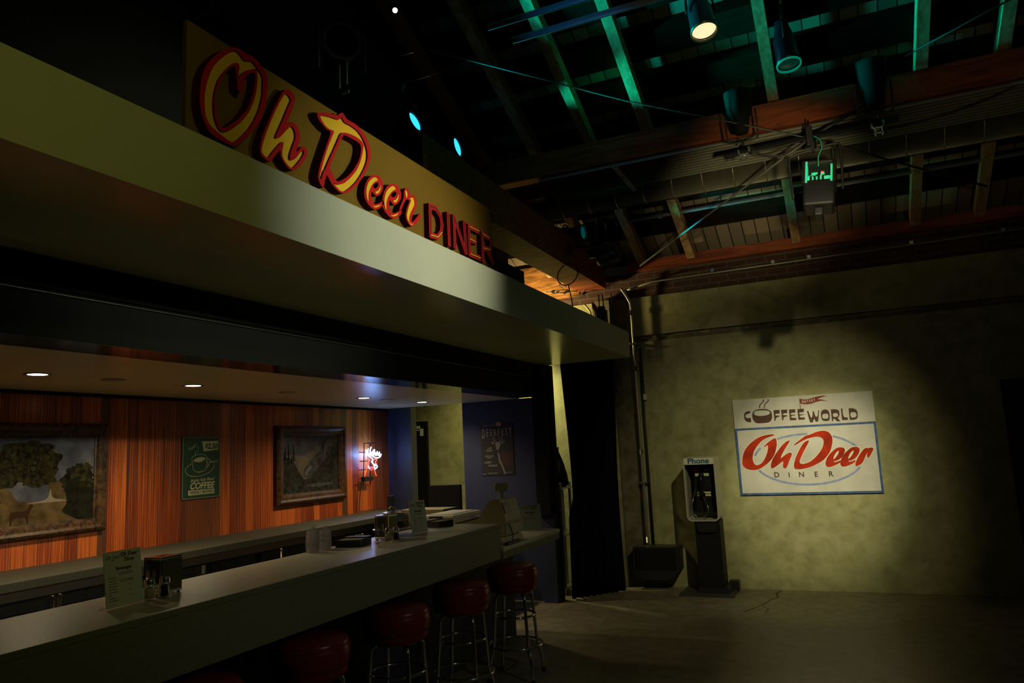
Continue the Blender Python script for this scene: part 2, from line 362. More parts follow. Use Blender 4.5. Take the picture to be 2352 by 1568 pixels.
T={
 'O_out':[[(2.069,3.229),(2.127,3.231),(2.186,3.233),(2.233,3.2),(2.249,3.176),(2.24,3.074),(2.212,2.984),(2.138,2.883),(2.073,2.818),(2.041,2.81),(1.961,2.815),(1.931,2.832),(1.91,2.861),(1.895,2.907),(1.892,2.951),(1.899,3.021),(1.919,3.077),(1.953,3.129),(1.996,3.177),(2.037,3.21)]],
 'O_hole':[[(2.07,3.138),(2.077,3.097),(2.078,3.056),(2.092,3.045),(2.106,3.059),(2.111,3.101),(2.125,3.13),(2.147,3.154),(2.174,3.172),(2.176,3.131),(2.164,3.072),(2.135,2.998),(2.09,2.939),(2.044,2.894),(2.007,2.861),(1.987,2.875),(1.975,2.906),(1.968,2.949),(1.972,2.994),(1.987,3.04),(2.006,3.079),(2.038,3.123),(2.061,3.147)]],
 'O_open':[[(2.037,3.193),(2.069,3.215),(2.093,3.208),(2.117,3.193),(2.151,3.212),(2.174,3.205),(2.187,3.195),(2.212,3.179),(2.22,3.163),(2.217,3.087),(2.197,3.017),(2.167,2.955),(2.129,2.898),(2.068,2.832),(2.041,2.824),(1.983,2.838),(1.944,2.851),(1.924,2.874),(1.915,2.92),(1.917,2.969),(1.93,3.029),(1.953,3.086),(1.988,3.139)]],
 'O_open_in':[[(2.184,3.193),(2.137,3.165),(2.108,3.141),(2.095,3.12),(2.087,3.105),(2.085,3.127),(2.091,3.156),(2.082,3.167),(2.065,3.162),(2.038,3.134),(2.008,3.094),(1.982,3.053),(1.967,3.006),(1.959,2.96),(1.961,2.911),(1.97,2.875),(1.993,2.847),(2.018,2.855),(2.049,2.878),(2.1,2.928),(2.14,2.982),(2.168,3.043),(2.183,3.095),(2.189,3.148)]],
 'h_out':[[(2.35,3.178),(2.384,3.189),(2.415,3.174),(2.415,3.149),(2.383,3.07),(2.355,3.018),(2.394,3.048),(2.429,3.044),(2.451,3.003),(2.445,2.976),(2.416,2.909),(2.463,2.964),(2.492,2.961),(2.495,2.929),(2.456,2.874),(2.41,2.83),(2.371,2.825),(2.327,2.857),(2.322,2.894),(2.29,2.855),(2.263,2.819),(2.243,2.816),(2.205,2.829),(2.202,2.866),(2.217,2.917),(2.269,3.031),(2.312,3.117)]],
 'h_open':[[(2.353,3.161),(2.378,3.158),(2.392,3.144),(2.372,3.106),(2.333,3.022),(2.287,2.929),(2.317,2.944),(2.355,2.99),(2.391,3.029),(2.414,3.013),(2.419,2.983),(2.393,2.925),(2.379,2.887),(2.382,2.866),(2.413,2.883),(2.463,2.946),(2.474,2.934),(2.456,2.903),(2.404,2.84),(2.382,2.834),(2.343,2.855),(2.331,2.878),(2.344,2.938),(2.327,2.928),(2.284,2.877),(2.248,2.827),(2.217,2.837),(2.21,2.853),(2.233,2.923),(2.279,3.028),(2.323,3.113)]],
 'D_out':[[(2.569,3.161),(2.611,3.183),(2.674,3.198),(2.72,3.21),(2.73,3.223),(2.752,3.239),(2.768,3.232),(2.787,3.218),(2.866,3.222),(2.911,3.207),(2.952,3.181),(2.979,3.139),(2.983,3.098),(2.957,3.035),(2.914,2.969),(2.856,2.903),(2.792,2.853),(2.753,2.832),(2.716,2.829),(2.667,2.848),(2.638,2.876),(2.628,2.884),(2.612,2.844),(2.604,2.812),(2.583,2.82),(2.567,2.844),(2.566,2.863),(2.58,2.912),(2.61,2.983),(2.637,3.044),(2.665,3.108),(2.632,3.104),(2.605,3.115),(2.577,3.127),(2.563,3.148)]],
 'D_hole':[[(2.761,3.129),(2.79,3.132),(2.863,3.135),(2.896,3.129),(2.9,3.098),(2.88,3.04),(2.831,2.973),(2.784,2.926),(2.731,2.888),(2.704,2.875),(2.683,2.89),(2.648,2.926),(2.667,2.962),(2.705,3.033),(2.744,3.102)]],
 'D_open':[[(2.582,3.153),(2.624,3.169),(2.669,3.179),(2.715,3.186),(2.734,3.197),(2.744,3.212),(2.758,3.203),(2.772,3.193),(2.82,3.197),(2.875,3.193),(2.91,3.175),(2.94,3.144),(2.954,3.108),(2.951,3.071),(2.931,3.026),(2.899,2.977),(2.857,2.925),(2.802,2.874),(2.758,2.844),(2.73,2.837),(2.698,2.848),(2.674,2.861),(2.69,2.861),(2.717,2.865),(2.755,2.883),(2.803,2.923),(2.859,2.982),(2.896,3.045),(2.915,3.103),(2.922,3.137),(2.907,3.151),(2.864,3.157),(2.8,3.151),(2.761,3.141),(2.737,3.126),(2.713,3.081),(2.684,3.028),(2.647,2.964),(2.622,2.917),(2.617,2.905),(2.606,2.894),(2.586,2.845),(2.577,2.853),(2.582,2.874),(2.602,2.931),(2.634,3.01),(2.662,3.068),(2.691,3.121),(2.65,3.114),(2.623,3.119),(2.597,3.135)]],
 'e_out':[[(3.021,3.014),(3.055,3.023),(3.083,3.009),(3.096,2.986),(3.091,2.959),(3.069,2.927),(3.034,2.904),(3.013,2.906),(2.99,2.919),(2.984,2.901),(2.988,2.874),(3.005,2.858),(3.028,2.861),(3.064,2.88),(3.089,2.902),(3.096,2.885),(3.088,2.87),(3.055,2.846),(3.02,2.828),(2.987,2.829),(2.951,2.842),(2.928,2.864),(2.924,2.895),(2.937,2.939),(2.962,2.977),(2.993,3.002)],[(3.185,3.02),(3.223,3.028),(3.253,3.014),(3.267,2.99),(3.262,2.962),(3.237,2.929),(3.199,2.905),(3.177,2.907),(3.152,2.921),(3.145,2.902),(3.15,2.874),(3.167,2.857),(3.193,2.86),(3.231,2.88),(3.259,2.903),(3.266,2.885),(3.257,2.87),(3.222,2.845),(3.184,2.826),(3.147,2.827),(3.109,2.841),(3.085,2.863),(3.081,2.895),(3.095,2.942),(3.122,2.981),(3.155,3.007)]],
 'e_eye':[[(3.036,2.979),(3.05,2.979),(3.05,2.967),(3.035,2.95),(3.018,2.94),(3.001,2.945),(3.008,2.96)],[(3.202,2.983),(3.217,2.983),(3.217,2.97),(3.201,2.953),(3.182,2.943),(3.164,2.948),(3.172,2.963)]],
 'e_yellow0':[[(3.004,2.995),(3.023,3.002),(3.044,2.993),(3.016,2.978),(2.991,2.954),(2.974,2.932),(2.961,2.91),(2.954,2.888),(2.954,2.849),(2.942,2.868),(2.937,2.891),(2.94,2.918),(2.954,2.949),(2.975,2.974)],[(3.064,2.975),(3.065,2.957),(3.052,2.932),(3.03,2.914),(3.01,2.92),(3.038,2.934),(3.056,2.956)],[(2.987,2.839),(3.011,2.845),(3.039,2.858),(3.063,2.871),(3.049,2.857),(3.024,2.842),(3.004,2.838)]],
 'e_yellow1':[[(3.168,3.0),(3.188,3.007),(3.21,2.997),(3.18,2.981),(3.153,2.957),(3.134,2.934),(3.12,2.911),(3.112,2.888),(3.112,2.848),(3.099,2.868),(3.094,2.891),(3.098,2.919),(3.113,2.951),(3.136,2.977)],[(3.232,2.979),(3.233,2.96),(3.219,2.934),(3.195,2.916),(3.174,2.922),(3.204,2.936),(3.224,2.959)],[(3.148,2.837),(3.174,2.843),(3.204,2.857),(3.231,2.871),(3.215,2.856),(3.188,2.84),(3.166,2.836)]],
 'r_out':[[(3.311,3.038),(3.339,3.04),(3.352,3.018),(3.357,3.006),(3.39,3.023),(3.41,3.018),(3.423,2.983),(3.415,2.956),(3.376,2.902),(3.362,2.87),(3.369,2.856),(3.412,2.892),(3.447,2.929),(3.468,2.93),(3.462,2.908),(3.41,2.858),(3.368,2.832),(3.348,2.831),(3.31,2.853),(3.301,2.882),(3.317,2.923),(3.352,2.978),(3.316,2.974),(3.291,2.944),(3.266,2.904),(3.242,2.885),(3.241,2.897),(3.276,2.951),(3.291,2.977),(3.292,3.013)]],
 'r_yellow':[[(3.305,3.022),(3.322,3.013),(3.321,2.995),(3.312,2.975),(3.301,2.993),(3.3,3.011)],[(3.34,2.984),(3.377,3.002),(3.388,2.988),(3.391,2.962),(3.365,2.928),(3.343,2.898),(3.33,2.868),(3.331,2.85),(3.352,2.841),(3.381,2.853),(3.36,2.839),(3.342,2.837),(3.314,2.859),(3.309,2.882),(3.329,2.931),(3.36,2.982)]],
 'diner_d':[[(3.582,3.017),(3.579,2.834)],[(3.582,3.013),(3.646,3.019),(3.703,2.987),(3.717,2.939),(3.705,2.887),(3.658,2.846),(3.579,2.839)]],
 'diner_i':[[(3.797,3.026),(3.798,2.835)]],
 'diner_n':[[(3.869,3.03),(3.87,2.835)],[(3.869,3.03),(4.011,2.835)],[(4.007,3.029),(4.018,2.834)]],
 'diner_e':[[(4.068,3.022),(4.065,2.833)],[(4.068,3.019),(4.206,3.021)],[(4.07,2.937),(4.152,2.936)],[(4.066,2.838),(4.211,2.842)]],
 'diner_r':[[(4.258,3.024),(4.254,2.833)],[(4.257,3.019),(4.363,3.014),(4.391,2.981),(4.366,2.934),(4.259,2.921)],[(4.324,2.927),(4.408,2.849)]],
 'p_O':[[(-0.715,1.624),(-0.721,1.611),(-0.771,1.598),(-0.82,1.58),(-0.871,1.543),(-0.914,1.495),(-0.945,1.447),(-0.961,1.39),(-0.962,1.349),(-0.952,1.318),(-0.932,1.301),(-0.906,1.303),(-0.87,1.324),(-0.835,1.371),(-0.809,1.424),(-0.793,1.476),(-0.793,1.503),(-0.801,1.51),(-0.828,1.491),(-0.837,1.492),(-0.822,1.513),(-0.775,1.551),(-0.717,1.584),(-0.704,1.579),(-0.697,1.548),(-0.701,1.499),(-0.723,1.429),(-0.749,1.381),(-0.787,1.338),(-0.833,1.3),(-0.888,1.266),(-0.941,1.25),(-0.989,1.252),(-1.035,1.267),(-1.068,1.295),(-1.076,1.327),(-1.068,1.389),(-1.045,1.456),(-1.005,1.508),(-0.957,1.551),(-0.901,1.589),(-0.839,1.613),(-0.777,1.623),(-0.734,1.626)]],
 'p_h':[[(-0.58,1.551),(-0.563,1.55),(-0.569,1.537),(-0.612,1.477),(-0.652,1.417),(-0.678,1.363),(-0.656,1.378),(-0.61,1.411),(-0.571,1.425),(-0.556,1.413),(-0.562,1.387),(-0.588,1.34),(-0.62,1.271),(-0.638,1.258),(-0.654,1.263),(-0.66,1.285),(-0.65,1.324),(-0.656,1.336),(-0.692,1.308),(-0.733,1.279),(-0.769,1.26),(-0.783,1.267),(-0.782,1.298),(-0.764,1.351),(-0.725,1.411),(-0.676,1.471),(-0.629,1.522)]],
 'p_D':[[(-0.535,1.496),(-0.517,1.513),(-0.454,1.558),(-0.401,1.595),(-0.36,1.601),(-0.296,1.627),(-0.242,1.637),(-0.194,1.632),(-0.16,1.604),(-0.143,1.556),(-0.149,1.5),(-0.175,1.423),(-0.212,1.373),(-0.253,1.331),(-0.309,1.299),(-0.36,1.275),(-0.394,1.263),(-0.426,1.255),(-0.485,1.244),(-0.534,1.246),(-0.549,1.264),(-0.548,1.299),(-0.522,1.372),(-0.482,1.445),(-0.433,1.517),(-0.398,1.54),(-0.373,1.541),(-0.377,1.524),(-0.408,1.477),(-0.443,1.417),(-0.473,1.362),(-0.492,1.319),(-0.475,1.298),(-0.446,1.299),(-0.388,1.317),(-0.335,1.356),(-0.276,1.419),(-0.242,1.478),(-0.231,1.525),(-0.238,1.556),(-0.265,1.573),(-0.301,1.579),(-0.364,1.567),(-0.396,1.559),(-0.457,1.532),(-0.51,1.501)]],
 'p_e':[[(-0.075,1.457),(-0.048,1.452),(-0.034,1.43),(-0.046,1.392),(-0.079,1.346),(-0.125,1.32),(-0.156,1.317),(-0.16,1.312),(-0.147,1.306),(-0.122,1.309),(-0.087,1.325),(-0.094,1.3),(-0.142,1.276),(-0.192,1.258),(-0.224,1.259),(-0.238,1.279),(-0.237,1.305),(-0.218,1.352),(-0.186,1.393),(-0.146,1.43),(-0.107,1.455)],[(0.065,1.455),(0.092,1.45),(0.105,1.428),(0.093,1.39),(0.061,1.345),(0.015,1.319),(-0.015,1.316),(-0.019,1.311),(-0.006,1.305),(0.018,1.308),(0.053,1.324),(0.046,1.299),(-0.001,1.275),(-0.05,1.258),(-0.082,1.259),(-0.096,1.278),(-0.095,1.304),(-0.076,1.35),(-0.044,1.392),(-0.005,1.429),(0.033,1.453)]],
 'p_ey':[[(-0.094,1.428),(-0.102,1.394),(-0.129,1.357),(-0.158,1.33),(-0.151,1.362),(-0.125,1.404)],[(0.046,1.426),(0.039,1.393),(0.011,1.355),(-0.017,1.329),(-0.01,1.36),(0.016,1.402)]],
 'p_r':[[(0.171,1.443),(0.18,1.433),(0.198,1.441),(0.225,1.44),(0.231,1.423),(0.216,1.398),(0.193,1.357),(0.175,1.338),(0.166,1.345),(0.162,1.362),(0.171,1.387),(0.167,1.391),(0.15,1.358),(0.126,1.308),(0.099,1.276),(0.054,1.256),(0.043,1.265),(0.048,1.294),(0.074,1.34),(0.103,1.386),(0.142,1.431)]],
 'c_C':[[(-0.944,1.888),(-0.944,1.865),(-0.973,1.859),(-0.992,1.851),(-0.998,1.837),(-0.994,1.822),(-0.981,1.814),(-0.941,1.812),(-0.942,1.766),(-0.974,1.768),(-1.001,1.786),(-1.011,1.812),(-1.01,1.845),(-1.004,1.867),(-0.985,1.884)]],
 'c_cup':[[(-0.801,1.903),(-0.761,1.896),(-0.728,1.874),(-0.719,1.845),(-0.719,1.809),(-0.731,1.774),(-0.757,1.754),(-0.802,1.749),(-0.854,1.749),(-0.892,1.754),(-0.914,1.778),(-0.925,1.807),(-0.925,1.844),(-0.916,1.872),(-0.893,1.892),(-0.857,1.903)],[(-0.824,1.889),(-0.772,1.885),(-0.742,1.872),(-0.737,1.853),(-0.752,1.838),(-0.788,1.83),(-0.836,1.828),(-0.877,1.833),(-0.901,1.846),(-0.905,1.864),(-0.894,1.882),(-0.865,1.889)]],
 'c_steam':[[(-0.792,2.004),(-0.796,1.984),(-0.809,1.97),(-0.828,1.955),(-0.837,1.936),(-0.841,1.918)],[(-0.743,2.003),(-0.746,1.983),(-0.76,1.97),(-0.778,1.955),(-0.788,1.936),(-0.791,1.918)]],
 'c_F':[[(-0.7,1.882),(-0.639,1.881),(-0.639,1.844),(-0.673,1.842),(-0.689,1.832),(-0.678,1.823),(-0.641,1.819),(-0.643,1.808),(-0.67,1.804),(-0.685,1.789),(-0.689,1.768),(-0.7,1.768)],[(-0.622,1.881),(-0.561,1.88),(-0.561,1.843),(-0.595,1.841),(-0.611,1.832),(-0.6,1.822),(-0.563,1.818),(-0.565,1.807),(-0.592,1.804),(-0.607,1.789),(-0.61,1.767),(-0.622,1.768)]],
 'c_E':[[(-0.543,1.879),(-0.479,1.878),(-0.48,1.843),(-0.517,1.841),(-0.533,1.831),(-0.519,1.82),(-0.485,1.82),(-0.485,1.811),(-0.517,1.809),(-0.53,1.799),(-0.519,1.788),(-0.477,1.785),(-0.478,1.762),(-0.543,1.763)],[(-0.457,1.878),(-0.394,1.878),(-0.395,1.843),(-0.432,1.841),(-0.448,1.831),(-0.434,1.82),(-0.4,1.819),(-0.4,1.811),(-0.432,1.809),(-0.444,1.799),(-0.434,1.788),(-0.392,1.785),(-0.393,1.762),(-0.458,1.763)]],
 'c_W':[[(-0.364,1.851),(-0.35,1.85),(-0.338,1.803),(-0.33,1.778),(-0.32,1.781),(-0.313,1.809),(-0.307,1.844),(-0.296,1.846),(-0.291,1.814),(-0.284,1.786),(-0.271,1.785),(-0.26,1.805),(-0.253,1.849),(-0.242,1.85),(-0.253,1.798),(-0.263,1.734),(-0.289,1.733),(-0.299,1.762),(-0.308,1.756),(-0.316,1.728),(-0.345,1.729),(-0.354,1.776)]],
 'c_O2':[[(-0.182,1.857),(-0.157,1.848),(-0.147,1.819),(-0.146,1.774),(-0.155,1.739),(-0.175,1.734),(-0.21,1.736),(-0.228,1.754),(-0.232,1.797),(-0.228,1.831),(-0.211,1.853)],[(-0.183,1.813),(-0.161,1.806),(-0.158,1.785),(-0.165,1.761),(-0.195,1.758),(-0.217,1.764),(-0.221,1.789),(-0.213,1.808)]],
 'c_R':[[(-0.13,1.853),(-0.082,1.852),(-0.054,1.839),(-0.05,1.806),(-0.054,1.779),(-0.072,1.759),(-0.05,1.723),(-0.079,1.724),(-0.105,1.754),(-0.116,1.751),(-0.122,1.727),(-0.13,1.728)],[(-0.109,1.812),(-0.08,1.812),(-0.065,1.8),(-0.067,1.779),(-0.087,1.771),(-0.109,1.772),(-0.117,1.789)]],
 'c_L':[[(-0.032,1.855),(-0.017,1.856),(-0.019,1.797),(-0.011,1.765),(0.025,1.758),(0.023,1.734),(-0.033,1.734)]],
 'c_D':[[(0.041,1.853),(0.084,1.851),(0.114,1.834),(0.123,1.802),(0.12,1.761),(0.107,1.738),(0.078,1.731),(0.04,1.733)],[(0.061,1.811),(0.095,1.811),(0.11,1.796),(0.108,1.765),(0.089,1.754),(0.058,1.756),(0.051,1.779),(0.053,1.8)]],
 'flag':[[(-0.426,1.988),(-0.397,1.977),(-0.357,1.974),(-0.31,1.982),(-0.263,1.994),(-0.209,2.003),(-0.177,2.0),(-0.145,1.991),(-0.178,1.992),(-0.211,1.985),(-0.249,1.969),(-0.213,1.964),(-0.182,1.955),(-0.144,1.936),(-0.182,1.947),(-0.215,1.95),(-0.268,1.94),(-0.316,1.925),(-0.362,1.922),(-0.402,1.929),(-0.421,1.933)]],
 'pole':[[(-0.424,1.986),(-0.426,1.88)]],
 'pts':[[(-0.732,1.19),(-0.607,1.187),(-0.483,1.186),(-0.339,1.184),(-0.197,1.184),(-0.729,1.219),(-0.735,1.162)]],
 'ell':[[(-0.959,1.364),(0.138,1.371),(-0.37,1.621),(-0.498,1.072),(-0.684,1.556),(-0.375,1.612),(-0.135,1.585),(0.128,1.435),(-0.971,1.231),(0.084,1.247),(-0.941,1.401),(-0.851,1.479)]],
 'panel':[[(-1.121,2.023),(0.281,2.01),(0.289,1.699),(0.28,0.963),(-1.123,0.983),(-1.123,1.709),(-1.096,1.688),(0.258,1.678),(0.261,0.988),(-1.107,1.006)]],
 'watery':[[(-0.405,1.933),(-0.274,1.949),(-0.401,1.97),(-0.271,1.979)]],
 'neon_white':[[(6.929,1.617),(6.912,1.646),(6.916,1.671)],[(6.947,1.617),(6.942,1.652),(6.955,1.684)],[(6.929,1.617),(6.953,1.61),(6.978,1.63),(6.992,1.673),(7.011,1.701)],[(6.978,1.63),(7.04,1.65),(7.072,1.671),(7.065,1.65),(7.015,1.633),(6.959,1.617),(6.977,1.595),(7.025,1.572),(7.037,1.55)],[(6.977,1.598),(7.014,1.615),(7.052,1.625),(7.039,1.6)],[(7.051,1.6),(7.084,1.642),(7.089,1.613),(7.108,1.606),(7.128,1.648),(7.139,1.605),(7.172,1.64),(7.164,1.6),(7.203,1.617),(7.177,1.586),(7.113,1.577),(7.051,1.593),(7.014,1.608)],[(7.037,1.55),(7.012,1.537),(7.036,1.522),(7.06,1.493)]],
 'neon_red':[[(6.982,1.563),(6.95,1.525),(6.924,1.47),(6.886,1.416),(6.875,1.381)],[(7.07,1.446),(7.081,1.406),(7.099,1.377)],[(7.068,1.564),(7.112,1.559),(7.105,1.541),(7.086,1.538),(7.104,1.512)],[(6.973,1.482),(7.009,1.473),(7.046,1.475),(7.008,1.445),(6.996,1.446)]],
 'neon_nose':[[(7.104,1.498),(7.122,1.479),(7.102,1.462),(7.077,1.467),(7.072,1.489),(7.104,1.498)],[(7.077,1.463),(7.07,1.449)]],
 'neon_blue':[[(6.943,1.504),(6.96,1.468),(6.984,1.46)],[(7.06,1.507),(7.085,1.506)]],
 'neon_frame':[[(6.915,1.745),(6.882,1.291)],[(7.032,1.751),(7.021,1.289)],[(6.915,1.745),(7.106,1.746)],[(6.816,1.648),(7.04,1.639)],[(6.831,1.55),(7.037,1.547)],[(6.804,1.454),(7.21,1.454)],[(6.807,1.364),(7.092,1.349)]],
 'neon_box':[[(6.879,1.378),(7.037,1.373),(7.035,1.324),(6.877,1.326)]],
 'neon_chain':[[(6.915,1.759),(6.976,1.858),(7.032,1.751)]],
 'neon_cord':[[(6.889,1.325),(6.88,1.242),(6.859,1.127),(6.849,1.011),(6.896,1.003),(7.116,1.0),(7.321,0.995)]],
}
# ================================================================== the setting
struct('floor', FLOORM, lambda bm: bx(bm, -7, 5, -3, 9, -0.1, 0))
struct('wall_back', CONC, lambda bm: (bx(bm, -7, 5, 8.5, 8.8, 0, 2.775), bx(bm, -7, 5, 8.5, 8.8, 2.85, 3.31), bx(bm, -7, 5, 8.54, 8.8, 2.775, 2.85)))
def ledge(bm):      # rough broken edge of the concrete lift, in the recess between the two pours
    random.seed(3); x = -2.3
    while x < 4.5:
        w_ = random.uniform(0.05, 0.2); bx(bm, x, x+w_, 8.515, 8.545, 2.777, 2.777+random.uniform(0.03, 0.072)); x += w_
struct('trim_1', ROUGHC, ledge)
struct('trim_2', BRICK, lambda bm: bx(bm, -7, 5, 8.52, 8.8, 3.31, 3.62))
solo('wooden_ledger', 'dark red-brown timber ledger laid on top of the brick courses of the far wall', 'timber', BEAMW, B(-2.2, 5, 8.44, 8.6, 3.62, 3.74))
def floor_crack(bm):
    for pts, wd in (([(-0.80, 8.45), (-0.83, 8.28), (-0.80, 8.1), (-0.86, 7.95), (-0.92, 7.7), (-0.95, 7.62), (-1.04, 7.4)], 0.012), ([(-0.92, 7.7), (-0.84, 7.55), (-0.86, 7.4)], 0.007)):
        stamp(bm, fill([stroke(pts, wd)], 0.0006), lambda v: Vector((v.x, v.y, v.z+0.0002)))
part('crack', mat('crack_dark', (0.03, 0.025, 0.015), 0.9), bpy.data.objects['floor'], floor_crack)  # flat dark strip drawing the floor crack

SL = 0.445
def RZ(y): return 3.65+SL*(8.5-y)
def slopebox(bm, x0, x1, y0, y1, d0, d1):
    vs = [bm.verts.new((x, y, RZ(y)+d)) for x in (x0, x1) for y in (y0, y1) for d in (d0, d1)]
    for q in ((0, 1, 3, 2), (4, 6, 7, 5), (0, 4, 5, 1), (2, 3, 7, 6), (0, 2, 6, 4), (1, 5, 7, 3)): bm.faces.new([vs[i] for i in q])
struct('ceiling', DECKM, lambda bm: slopebox(bm, -7, 5, 0.5, 8.75, 0.235, 0.28))
for x in (-4.3, -3.15, -2.57, -2.0, -1.43, -0.29, 0.86, 1.43, 2.0):
    solo('roof_rafter', 'sloping timber rafter under the board roof', 'rafter', RAFTW, lambda bm: slopebox(bm, x-0.045, x+0.045, 0.6, 8.6, 0.0, 0.14), 'sloping rafters of the roof')
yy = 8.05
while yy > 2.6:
    solo('roof_purlin', 'timber purlin coloured dark for shade, crossing above the rafters', 'purlin', PURLW, lambda bm: slopebox(bm, -6.5, 4.5, yy-0.12, yy+0.12, 0.141, 0.234), 'purlins crossing under the roof boards')
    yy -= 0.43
solo('roof_beam', 'long red-brown timber beam running across the room above the duct', 'beam', BEAMW, B(-3.2, 4.5, 6.46, 6.6, 4.215, 4.455))
solo('canopy_beam', 'heavy dark timber beam running towards the far wall above the canopy', 'beam', BEAMW, B(-2.78, -2.46, 4.2, 8.42, 3.45, 3.80))

# side of the bar: wall over the opening, canopy, ceiling, panelled wall
struct('wall_left', BLACK, lambda bm: (bx(bm, -3.5, -3.32, -1.5, 7.5, 2.5, 6.5), bx(bm, -3.32, -2.975, -1.5, 7.5, 2.5, 2.7)))
def header(bm):
    bx(bm, -3.27, -3.0, -1.5, 7.42, 2.152, 2.5, mi=0); bx(bm, -3.27, -3.0, -1.5, 7.42, 2.15, 2.152, mi=1)
    bx(bm, -3.0, -2.975, -1.5, 7.42, 2.36, 2.487, mi=0)
    bx(bm, -2.975, -2.955, -1.5, 7.42, 2.41, 2.487, mi=0)
    cyl(bm, (-2.985, -1.5, 2.345), (-2.985, 7.35, 2.345), 0.004, 6, 2)
struct('trim_3', [BLACK, HEADG, STEEL], header)
def canopy(bm):
    bx(bm, -2.97, -1.98, -1.5, 7.5, 2.4885, 2.757)
    bm.faces.ensure_lookup_table()
    for f in bm.faces:
        f.normal_update()
        if abs(f.normal.z) > 0.9 and f.calc_center_median().z < 2.5: f.material_index = 1
c = thing('bar_canopy', 'long pale canopy with glossy underside jutting out over the bar', 'canopy', (-2.5, 3, 2.49))
part('fascia', [FASCIA, SOFFIT], c, canopy)
struct('trim_4', CEILP, lambda bm: bx(bm, -5.05, -3.27, -1.5, 7.5, 2.15, 2.3))
struct('wall_bar', WOODWALL, lambda bm: bx(bm, -5.15, -5.0, -1.5, 7.5, 0, 2.15))
struct('trim_5', BLACK, lambda bm: bx(bm, -5.0, -4.985, -1.5, 7.5, 2.125, 2.15))
struct('wall_end', NAVY, lambda bm: (bx(bm, -5.0, -4.775, 7.5, 7.62, 0, 2.15), bx(bm, -3.985, -3.06, 7.5, 7.62, 0, 2.15), bx(bm, -3.06, -2.90, 7.42, 7.5, 0, 0.9)))
struct('trim_6', GREYP, lambda bm: bx(bm, -4.775, -4.675, 7.5, 7.62, 0, 2.15))
struct('trim_7', BLACK, lambda bm: (bx(bm, -3.06, -2.915, 7.36, 7.5, 0.9, 2.4885), bx(bm, -3.06, -2.9, 7.5, 7.62, 0, 2.4885), bx(bm, -2.93, -2.9, 7.30, 7.36, 2.36, 2.44)))
struct('trim_8', ROUGHC, lambda bm: (bx(bm, -2.63, -2.42, 8.36, 8.5, 0, 3.3), bx(bm, -2.42, -2.24, 8.44, 8.5, 0, 3.3)))
struct('door_1', BLACK, lambda bm: bx(bm, -5.6, -5.03, 8.46, 8.5, 0, 2.02))
part('sticker', mat('white_sticker', (0.7, 0.7, 0.6), 0.6), bpy.data.objects['door_1'], lambda bm: (bx(bm, -5.235, -5.135, 8.455, 8.46, 1.925, 1.965), bx(bm, -5.135, -5.085, 8.455, 8.46, 1.83, 1.925), bx(bm, -5.19, -5.14, 8.455, 8.46, 1.90, 1.912)))
struct('door_2', mat('navy_black_door', (0.02, 0.022, 0.05), 0.6), lambda bm: (bx(bm, 1.405, 2.5, 8.44, 8.5, 0, 2.04), bx(bm, 1.47, 2.44, 8.42, 8.44, 0.08, 1.98)))
part('door_handle', STEEL, bpy.data.objects['door_2'], lambda bm: (cyl(bm, (2.36, 8.42, 1.0), (2.36, 8.36, 1.0), 0.012), cyl(bm, (2.36, 8.365, 1.0), (2.24, 8.365, 1.0), 0.012)))
t = thing('timber_wall_beam', 'orange-lit old timber beam end bolted to the wall above the canopy', 'timber', (-3.2, 8.45, 3.42))
part('timber', grain_mat('old_orange_timber', (0.22, 0.09, 0.02), (0.62, 0.28, 0.07), (1.5, 10, 10), 0.6), t, B(-5, -2.8, 8.42, 8.5, 3.42, 3.85))
for x, z in ((-3.08, 3.49), (-2.99, 3.465), (-2.86, 3.53)): part('bolt', CHROME, t, lambda bm: lathe(bm, [(0, 0.014), (0.012, 0.012), (0.018, 0.0), (0.018, -0.005), (0, -0.005)], FM((x, 8.415, z), (0, -1, 0)), 12))

# ================================================================== bar counter
t = thing('bar_counter', 'long grey bar counter with deep plain front and navy base', 'bar counter', (-2.6, 2, 0))
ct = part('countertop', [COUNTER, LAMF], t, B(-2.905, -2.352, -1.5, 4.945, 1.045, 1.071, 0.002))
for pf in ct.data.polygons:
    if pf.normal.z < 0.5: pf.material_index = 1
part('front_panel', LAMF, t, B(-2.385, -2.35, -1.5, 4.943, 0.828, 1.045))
part('end_panel', LAMF, t, B(-2.905, -2.385, 4.91, 4.943, 0.828, 1.045))
part('underside', BLACKP, t, B(-2.905, -2.385, -1.5, 4.91, 0.828, 0.842))
part('base', NAVY, t, B(-2.90, -2.80, -1.5, 6.12, 0, 0.828))
part('back_panel', BLACKP, t, B(-2.905, -2.88, -1.5, 4.91, 0.842, 1.045))
t = thing('low_counter', 'lower grey counter section beyond the raised bar, holding the cash register', 'counter', (-2.8, 5.5, 0))
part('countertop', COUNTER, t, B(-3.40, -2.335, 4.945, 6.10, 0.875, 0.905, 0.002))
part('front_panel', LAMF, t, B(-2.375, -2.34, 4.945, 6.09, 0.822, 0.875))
part('base', NAVY, t, lambda bm: (bx(bm, -3.38, -2.90, 5.0, 6.08, 0, 0.875),))
solo('rear_counter', 'dark low cabinet near the hallway behind the register', 'counter', BLACKP, B(-4.35, -3.55, 6.25, 7.2, 0, 0.93))

